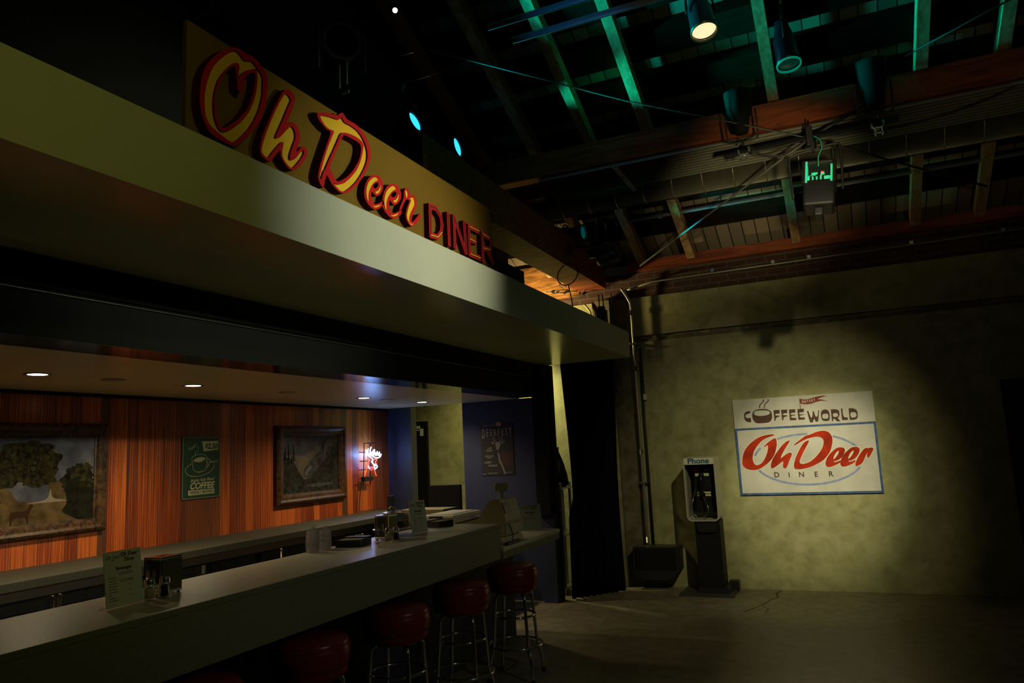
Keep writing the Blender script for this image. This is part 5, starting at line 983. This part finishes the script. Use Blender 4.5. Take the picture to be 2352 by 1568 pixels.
for x, l in ((-1.72, 'perforated steel strut across the parallel conduits, left one'), (1.9, 'perforated steel strut across the parallel conduits, far right')):
    t = thing('strut_channel', l, 'strut', (x, 6.8, 4.17))
    def chn(bm):
        bx(bm, x-0.02, x-0.012, 6.46, 7.17, 4.15, 4.178); bx(bm, x+0.012, x+0.02, 6.46, 7.17, 4.15, 4.178)
        for q in range(12): bx(bm, x-0.02, x+0.02, 6.46+q*0.062, 6.485+q*0.062, 4.148, 4.152)
    part('channel', CONDM, t, chn)
solo('blue_lit_pipe', 'steel sprinkler pipe behind the duct with a coupling, lit cyan', 'pipe', mat('painted_pipe', (0.30, 0.33, 0.36), 0.4, 0.2), lambda bm: (cyl(bm, (-2.08, 7.75, 4.03), (2.5, 7.75, 4.03), 0.022, 14), cyl(bm, (-1.63, 7.75, 4.03), (-1.58, 7.75, 4.03), 0.036, 14), cyl(bm, (-2.10, 7.75, 4.03), (-2.07, 7.75, 4.03), 0.028, 14)))
solo('rear_joist', 'narrow timber joist behind the duct catching green light', 'joist', RAFTW, B(-2.1, 3.0, 8.0, 8.05, 4.19, 4.25))
for i, (xa, y, z, r) in enumerate(((-2.2, 4.8, 4.82, 0.024), (-2.0, 4.8, 4.655, 0.024))):
    solo('truss_tube', ('upper' if i == 0 else 'lower')+' of the two parallel steel tubes at the top of the picture, lit blue', 'tube', mat('truss_alu', (0.5, 0.5, 0.52), 0.4, 0.2), lambda bm: cyl(bm, (xa, y, z), (2.5, y, z), r, 14))
solo('truss_tube', 'dim thin tube above the raised sign, upper of the pair', 'tube', STEEL, lambda bm: cyl(bm, (-3.2, 4.6, 4.66), (-2.75, 4.6, 4.66), 0.007, 8))
solo('truss_tube', 'dim thin tube above the raised sign, lower of the pair', 'tube', STEEL, lambda bm: cyl(bm, (-3.2, 4.6, 4.43), (-2.5, 4.6, 4.43), 0.006, 8))

t = thing('rigging_pipe', 'black horizontal rigging pipe hung in front of the duct', 'pipe', (0, 6.3, 4.0))
part('tube', DARKMET, t, lambda bm: cyl(bm, (-0.72, 6.3, 4.0), (0.62, 6.3, 4.03), 0.026, 16))
for x, tl in ((-0.55, 'dark stage lamp clamped upright on the rigging pipe, left one'), (0.47, 'dark stage lamp clamped upright on the rigging pipe, right one')):
    t = thing('stage_lamp', tl, 'stage lamp', (x, 6.3, 4.03), 'dark lamps above the rigging pipe')
    part('can', BLACK, t, lambda bm: lathe(bm, [(0, 0), (0.05, 0.0), (0.062, 0.03), (0.075, 0.12), (0.105, 0.20), (0.115, 0.33), (0.115, 0.36), (0.105, 0.36), (0, 0.30)], FM((x, 6.25, 4.14), (0, -0.15, 1)), 28))
    part('yoke', DARKMET, t, lambda bm: pipe(bm, catmull([(x-0.125, 6.25, 4.34), (x-0.125, 6.27, 4.16), (x-0.10, 6.28, 4.09), (x+0.10, 6.28, 4.09), (x+0.125, 6.27, 4.16), (x+0.125, 6.25, 4.34)], 4), 0.009, 6))
    def clamp(bm):
        pipe(bm, [(x+0.045*math.cos(a), 6.27, 4.0+0.045*math.sin(a)) for a in [math.radians(q) for q in range(-200, 60, 20)]], 0.011, 8)
        cyl(bm, (x, 6.27, 4.04), (x, 6.27, 4.10), 0.012, 8)
        bx(bm, x-0.035, x+0.035, 6.24, 6.26, 3.955, 3.965); bx(bm, x-0.03, x-0.02, 6.235, 6.25, 3.89, 3.955); bx(bm, x+0.02, x+0.03, 6.235, 6.25, 3.89, 3.955); bx(bm, x-0.035, x+0.035, 6.235, 6.25, 3.91, 3.92)
    part('pipe_clamp', mat('bright_clamp', (0.7, 0.7, 0.6), 0.25, 0.9), t, clamp)

t = thing('moving_head_lamp', 'boxy moving stage lamp hanging under the rigging, green light on its rear painted as glow', 'stage lamp', (0.0, 6.25, 3.6))
def yoke(bm):
    pipe(bm, catmull([(-0.20, 6.25, 3.50), (-0.205, 6.25, 3.80), (-0.17, 6.25, 3.86), (0.0, 6.25, 3.885), (0.15, 6.25, 3.90), (0.185, 6.25, 3.84), (0.17, 6.25, 3.52)], 5), 0.011, 8)
    cyl(bm, (0, 6.25, 3.88), (0, 6.28, 4.0), 0.014)
part('yoke', DARKMET, t, yoke)
HM = Matrix.Translation((0.0, 6.22, 3.55)) @ Matrix.Rotation(math.radians(-14), 4, 'X') @ Matrix.Rotation(math.radians(6), 4, 'Y')
part('lamp_body', BLACKP, t, lambda bm: (bx(bm, -0.115, 0.115, -0.09, 0.10, -0.20, 0.03, 0.02, M=HM), bx(bm, -0.125, -0.10, -0.10, 0.10, -0.0, 0.20, 0.006, M=HM), bx(bm, 0.10, 0.125, -0.10, 0.10, -0.0, 0.20, 0.006, M=HM), bx(bm, -0.11, 0.11, -0.09, 0.10, 0.17, 0.215, 0.02, M=HM), bx(bm, -0.10, 0.10, 0.0, 0.10, 0.0, 0.18, M=HM), bx(bm, -0.03, 0.03, -0.05, 0.05, -0.27, -0.2, 0.01, M=HM)))
def circ(bm):
    random.seed(9); bx(bm, -0.098, 0.098, -0.012, -0.008, 0.01, 0.10, M=HM); bx(bm, -0.100, -0.085, -0.10, -0.01, 0.0, 0.19, M=HM); bx(bm, 0.085, 0.100, -0.10, -0.01, 0.0, 0.15, M=HM)
    for i in range(34):
        x = random.uniform(-0.085, 0.07); z = random.uniform(-0.02, 0.12); bx(bm, x, x+random.uniform(0.008, 0.03), -0.03, -0.01, z, z+random.uniform(0.006, 0.016), M=HM)
part('painted_glow_electronics', mat('green_light_as_glow', (0.1, 0.5, 0.3), 0.4, emit=(0.02, 0.55, 0.24), estr=0.8), t, circ)  # emission stands in for green light falling on the electronics
part('heat_block', BLACKP, t, lambda bm: [bx(bm, -0.07+i*0.03, -0.055+i*0.03, -0.05, -0.01, 0.03, 0.085, M=HM) for i in range(4)])
part('red_indicator', mat('red_led', (1, 0.1, 0.1), 0.3, emit=(1, 0.02, 0.03), estr=5), t, lambda bm: bx(bm, 0.015, 0.03, -0.06, -0.045, 0.105, 0.113, M=HM))
part('signal_cable', mat('green_cable', (0.05, 0.5, 0.35), 0.4), t, lambda bm: pipe(bm, catmull([(0.0, 6.2, 3.98), (0.045, 6.17, 3.92), (0.05, 6.15, 3.85), (0.02, 6.13, 3.78), (0.01, 6.14, 3.70)], 5), 0.005, 6))

def par(name, label, pos, aim, r, length, lens, power=0, color=(1, 1, 1), size=40, strength=0, rim=None, tail=None, soft=0.05, body=None):
    d = (Vector(aim)-Vector(pos)).normalized(); F = FM(pos, d)
    t = thing(name, label, 'stage lamp', pos)
    part('can', body or BLACKP, t, lambda bm: lathe(bm, [(r*1.05, 0.0), (r*1.12, 0.0), (r*1.12, -0.03), (r*1.05, -0.05), (r*1.0, -length*0.6), (r*0.75, -length*0.8), (r*0.6, -length), (0, -length)], F, 32))
    part('lens', lens, t, lambda bm: lathe(bm, [(0, 0.0), (r*0.35, -0.002), (r*0.7, -0.006), (r*1.0, -0.016), (r*1.0, -0.02), (0, -0.02)], F, 32))
    part('lens_ring', rim or DARKMET, t, lambda bm: lathe(bm, [(r*1.0, -0.004), (r*1.04, 0.004), (r*1.14, 0.006), (r*1.16, -0.004), (r*1.1, -0.012)], F, 32))
    up = tail or (0, 0, 1); p = Vector(pos)-d*length*0.45; x, y, z = frame_of(d); u = Vector(up)
    s = d.cross(u); s = s.normalized() if s.length > 0.2 else x
    part('yoke', DARKMET, t, lambda bm: (pipe(bm, catmull([p+s*r*1.25, p+s*r*1.25+u*r*1.2, p+s*r*0.8+u*r*2.0, p-s*r*0.8+u*r*2.0, p-s*r*1.25+u*r*1.2, p-s*r*1.25], 4), 0.008, 6), cyl(bm, p+u*r*2.0, p+u*(r*2.0+0.16), 0.012, 8)))
    part('hook_clamp', STEEL, t, lambda bm: pipe(bm, [p+u*(r*2.0+0.18)+s*0.03*math.cos(a)+u*0.03*math.sin(a) for a in [math.radians(q) for q in range(-100, 150, 25)]], 0.008, 6))
    if power: spot(name+'_beam', Vector(pos)+d*0.03, aim, power, color, size, 0.7, soft, t)
    return t
CY = (0.03, 0.72, 0.68)
CYL = mat('cyan_lens', (0.1, 0.8, 1), 0.3, emit=(0.03, 0.55, 0.95), estr=1.6)
GRN = (0.0, 0.75, 0.42)
par('par_lamp', 'round stage lamp with glowing cyan lens, above the middle of the raised sign', (-3.0, 5.02, 4.335), (-1.2, 4.9, 4.8), 0.082, 0.24, CYL, 440, (0.0, 0.56, 0.56), 62)
par('par_lamp', 'narrow-looking glowing cyan stage lamp, right of the rounder cyan one', (-3.07, 5.90, 4.45), (-0.7, 6.0, 4.71), 0.088, 0.24, CYL, 1050, (0.0, 0.60, 0.50), 24)
par('par_lamp', 'cyan stage lamp seen edge-on at the canopy beam end, left of the pair', (-2.13, 7.40, 3.66), (-0.6, 7.75, 4.08), 0.075, 0.2, CYL, 110, GRN, 27)
par('par_lamp', 'cyan stage lamp seen edge-on at the canopy beam end, right of the pair', (-1.97, 7.15, 3.52), (-0.9, 7.72, 4.03), 0.075, 0.2, CYL, 45, (0.02, 0.45, 0.9), 30)
for q, (bx_, by_, bz_) in zip([o for o in COL.objects if o.name in ('par_lamp.002', 'par_lamp.003')], ((-2.13, 7.40, 3.66), (-1.97, 7.15, 3.52))):
    part('bracket_arm', DARKMET, q, lambda bm: (cyl(bm, (bx_-0.05, by_-0.01, bz_+0.12), (-2.44, by_, bz_+0.13), 0.012, 8), bx(bm, -2.47, -2.44, by_-0.05, by_+0.05, bz_+0.06, bz_+0.2)))
par('ellipsoidal_lamp', 'long black stage lamp with ridged teal-tinted lens, above the cyan edge-on pair', (-2.36, 7.38, 3.87), (-1.4, 7.25, 3.83), 0.072, 0.42, mat('teal_dark_lens', (0.02, 0.12, 0.13), 0.15, emit=(0.0, 0.09, 0.09), estr=0.5), rim=mat('teal_rim', (0.15, 0.4, 0.42), 0.3, 0.5), tail=(0, -1, 0))
WL = mat('warm_lens', (1, 0.95, 0.7), 0.3, emit=(1.0, 0.90, 0.50), estr=1.0)
par('downlight_lamp', 'stage lamp with lit warm white lens at the top of the picture', (-0.62, 4.98, 4.42), (-0.55, 4.88, 3.9), 0.083, 0.34, WL, 25, (1, 0.9, 0.6), 50, rim=mat('brass_rim', (0.6, 0.55, 0.35), 0.3, 0.8), body=mat('blueish_can', (0.05, 0.08, 0.12), 0.35, 0.5))
par('downlight_lamp', 'dark ribbed stage lamp with painted green rim glint, right of the lit warm lamp', (-0.10, 5.0, 4.04), (-0.06, 4.92, 3.5), 0.070, 0.34, mat('dark_green_lens', (0.01, 0.06, 0.04), 0.1, emit=(0.0, 0.05, 0.03), estr=0.4), rim=mat('green_rim_glint', (0.1, 0.6, 0.4), 0.3, 0.4, emit=(0.0, 0.30, 0.18), estr=0.5), body=mat('dark_blue_can', (0.02, 0.03, 0.06), 0.3, 0.5))  # green light on the rim put into its colour and emission
par('small_spot_lamp', 'tiny bright white lamp far up, left of the cyan lit cable', (-3.0, 4.75, 5.18), (-2.2, 3.6, 4.2), 0.02, 0.12, mat('white_lens', (1, 1, 0.9), 0.3, emit=(1, 0.92, 0.7), estr=8))
# open colour frame lamp above the sign
t = thing('colour_frame_lamp', 'unlit dark stage lamp with octagonal gel frame, above the sign', 'stage lamp', (-2.62, 3.5, 4.2))
P0 = Vector((-2.60, 3.5, 4.15)); FRM = FM(P0, (0.75, -0.75, -0.15))
GEL = mat('dull_frame_metal', (0.40, 0.40, 0.38), 0.4, 0.1)
def oct_(bm):
    o = [(0.125*math.cos(PI/8+k*PI/4), 0.125*math.sin(PI/8+k*PI/4)) for k in range(8)]; i_ = [(0.098*math.cos(2*PI*k/32), 0.098*math.sin(2*PI*k/32)) for k in range(32)]
    stamp(bm, fill([o, i_], 0.004), lambda v: FRM @ v)
part('gel_frame', GEL, t, oct_)
part('can', BLACKP, t, lambda bm: lathe(bm, [(0.1, -0.005), (0.105, -0.005), (0.105, -0.06), (0.09, -0.24), (0.05, -0.3), (0, -0.3)], FRM, 28))
part('yoke', GEL, t, lambda bm: [bx(bm, a-0.005, a+0.005, -0.005, 0.005, -0.19, 0.06, M=Matrix.Translation(P0) @ Matrix.Rotation(0.78, 4, 'Z')) for a in (-0.14, 0.14)])
part('hanger', GEL, t, lambda bm: (bx(bm, -0.035, -0.025, 0, 0.01, -0.30, -0.14, M=Matrix.Translation(P0)), bx(bm, 0.025, 0.03, 0, 0.01, -0.29, -0.14, M=Matrix.Translation(P0)), bx(bm, -0.01, 0.04, 0, 0.01, -0.345, -0.33, M=Matrix.Translation(P0))))

# cables and braces
CAB = mat('steel_cable', (0.16, 0.16, 0.16), 0.5, 0.1); DCB = mat('dark_cable', (0.03, 0.03, 0.03), 0.5)
HUB = (-0.03, 6.29, 4.0)
solo('steel_cable', 'long straight steel cable from above the sign to the rigging hub', 'cable', CAB, lambda bm: pipe(bm, [(-3.15, 4.6, 4.93), (-1.45, 6.0, 4.551), HUB], 0.0055, 6))
solo('brace_rod', 'straight rod running from the rigging hub down to the far wall corner', 'rod', CAB, lambda bm: pipe(bm, [HUB, (-1.997, 8.3, 3.64)], 0.009, 8))
solo('brace_rod', 'dark rod from the rigging hub sloping right below the duct', 'rod', DARKMET, lambda bm: pipe(bm, [HUB, (1.0, 7.6, 3.93), (1.45, 8.0, 3.84)], 0.010, 8))
solo('brace_rod', 'dark rod rising from the rigging hub to the upper right', 'rod', DARKMET, lambda bm: pipe(bm, [HUB, (0.40, 6.34, 4.20)], 0.012, 8))
solo('dark_cable', 'thin cable rising to the top right corner of the picture', 'cable', DCB, lambda bm: pipe(bm, [(0.50, 6.35, 4.46), (1.317, 5.6, 4.43)], 0.007, 6))
solo('dark_cable', 'slack black cable swagging right from the rigging hub across the duct', 'cable', DCB, lambda bm: pipe(bm, catmull([HUB, (0.4, 6.35, 3.99), (0.9, 6.45, 4.03), (1.3, 6.5, 4.12), (1.7, 6.5, 4.27)], 6), 0.007, 6))
solo('dark_cable', 'slack black cable looping left of the rigging hub under the left clamp', 'cable', DCB, lambda bm: pipe(bm, catmull([(-0.50, 6.25, 4.02), (-0.45, 6.25, 3.96), (-0.36, 6.25, 3.90), (-0.24, 6.25, 3.895), HUB], 6), 0.008, 6))
solo('dark_cable', 'black cable lying along the rigging pipe left of the hub', 'cable', DCB, lambda bm: pipe(bm, catmull([(-0.52, 6.25, 3.97), (-0.3, 6.25, 3.965), (-0.15, 6.25, 3.975), HUB], 5), 0.006, 6))
t = thing('rigging_hub', 'black clamp block where the rods and cables meet in front of the duct', 'clamp', HUB)
part('block', BLACKP, t, lambda bm: (bx(bm, -0.055, -0.005, 6.24, 6.31, 3.93, 4.09, 0.004), bx(bm, -0.03, 0.0, 6.23, 6.25, 3.86, 3.95), cyl(bm, (-0.03, 6.27, 4.09), (-0.03, 6.27, 4.15), 0.006)))
# tangle over the far end of the canopy
t = thing('chain_hoist', 'small black chain hoist hanging above the far end of the canopy', 'hoist', (-2.4, 8.0, 3.1))
part('hoist_body', BLACKP, t, lambda bm: (bx(bm, -2.46, -2.35, 7.95, 8.05, 2.98, 3.12, 0.01), bx(bm, -2.44, -2.37, 7.96, 8.04, 3.12, 3.16, 0.005)))
part('hook', DARKMET, t, lambda bm: (pipe(bm, [(-2.43, 8, 3.15), (-2.43, 8, 3.30)], 0.008), pipe(bm, [(-2.38, 8, 3.15), (-2.385, 8, 3.30)], 0.008)))
part('cable', DCB, t, lambda bm: pipe(bm, catmull([(-2.36, 8.0, 3.0), (-2.31, 8.0, 2.93), (-2.28, 8, 3.05), (-2.28, 8, 3.3)], 5), 0.006, 6))
t = thing('turnbuckle', 'black turnbuckle with wire in front of the orange-lit timber', 'turnbuckle', (-2.9, 8.2, 3.35))
tb = lambda a, b, y=8.25: tuple(TBP(a, b, y))
def TBP(a, b, y):
    d = r_*((a-1176)/1695.27)-u_*((b-784)/1695.27)+f_; k = y/d.y; return Vector((0, 0, 1.6))+d*k
A_ = [(-3.17, 8.25, 3.475), (-3.06, 8.25, 3.465), (-2.90, 8.25, 3.45), (-2.76, 8.25, 3.43)]
part('rod', DARKMET, t, lambda bm: (pipe(bm, A_[:2], 0.006), pipe(bm, A_[2:], 0.006)))
part('body', DARKMET, t, lambda bm: (pipe(bm, [(-3.07, 8.25, 3.482), (-2.89, 8.25, 3.465)], 0.006), pipe(bm, [(-3.07, 8.25, 3.448), (-2.89, 8.25, 3.432)], 0.006), bx(bm, -3.085, -3.06, 8.235, 8.265, 3.445, 3.485), bx(bm, -2.90, -2.875, 8.235, 8.265, 3.428, 3.468)))
part('loop', DARKMET, t, lambda bm: pipe(bm, catmull([(-2.93, 8.25, 3.47), (-2.99, 8.25, 3.54), (-2.95, 8.25, 3.57), (-2.90, 8.25, 3.50)], 5), 0.004, 6))
solo('wire_coil', 'coil of black cable hanging over the canopy beam', 'cable', DCB, lambda bm: (pipe(bm, [(-2.44+0.11*math.cos(a), 7.0+0.05*math.sin(a), 3.34+0.12*math.sin(a)) for a in [2*PI*i/30 for i in range(30)]], 0.006, 6, True), pipe(bm, catmull([(-2.44, 7.0, 3.24), (-2.48, 7.2, 3.1), (-2.55, 7.5, 2.8)], 5), 0.006, 6)))
solo('bent_conduit', 'bright bent steel conduit in front of the orange-lit timber', 'conduit', mat('bright_conduit', (0.62, 0.60, 0.50), 0.28, 0.9), lambda bm: pipe(bm, catmull([(-3.1, 8.3, 3.30), (-2.9, 8.3, 3.31), (-2.78, 8.3, 3.36), (-2.66, 8.3, 3.47)], 6), 0.012, 8))
solo('short_conduit', 'short bright conduit running down the wall just above the canopy end', 'conduit', mat('bright_conduit', (0.62, 0.60, 0.50), 0.28, 0.9), lambda bm: pipe(bm, catmull([(-2.64, 8.33, 2.6), (-2.64, 8.33, 3.1), (-2.66, 8.33, 3.2), (-2.72, 8.33, 3.28)], 6), 0.012, 8))
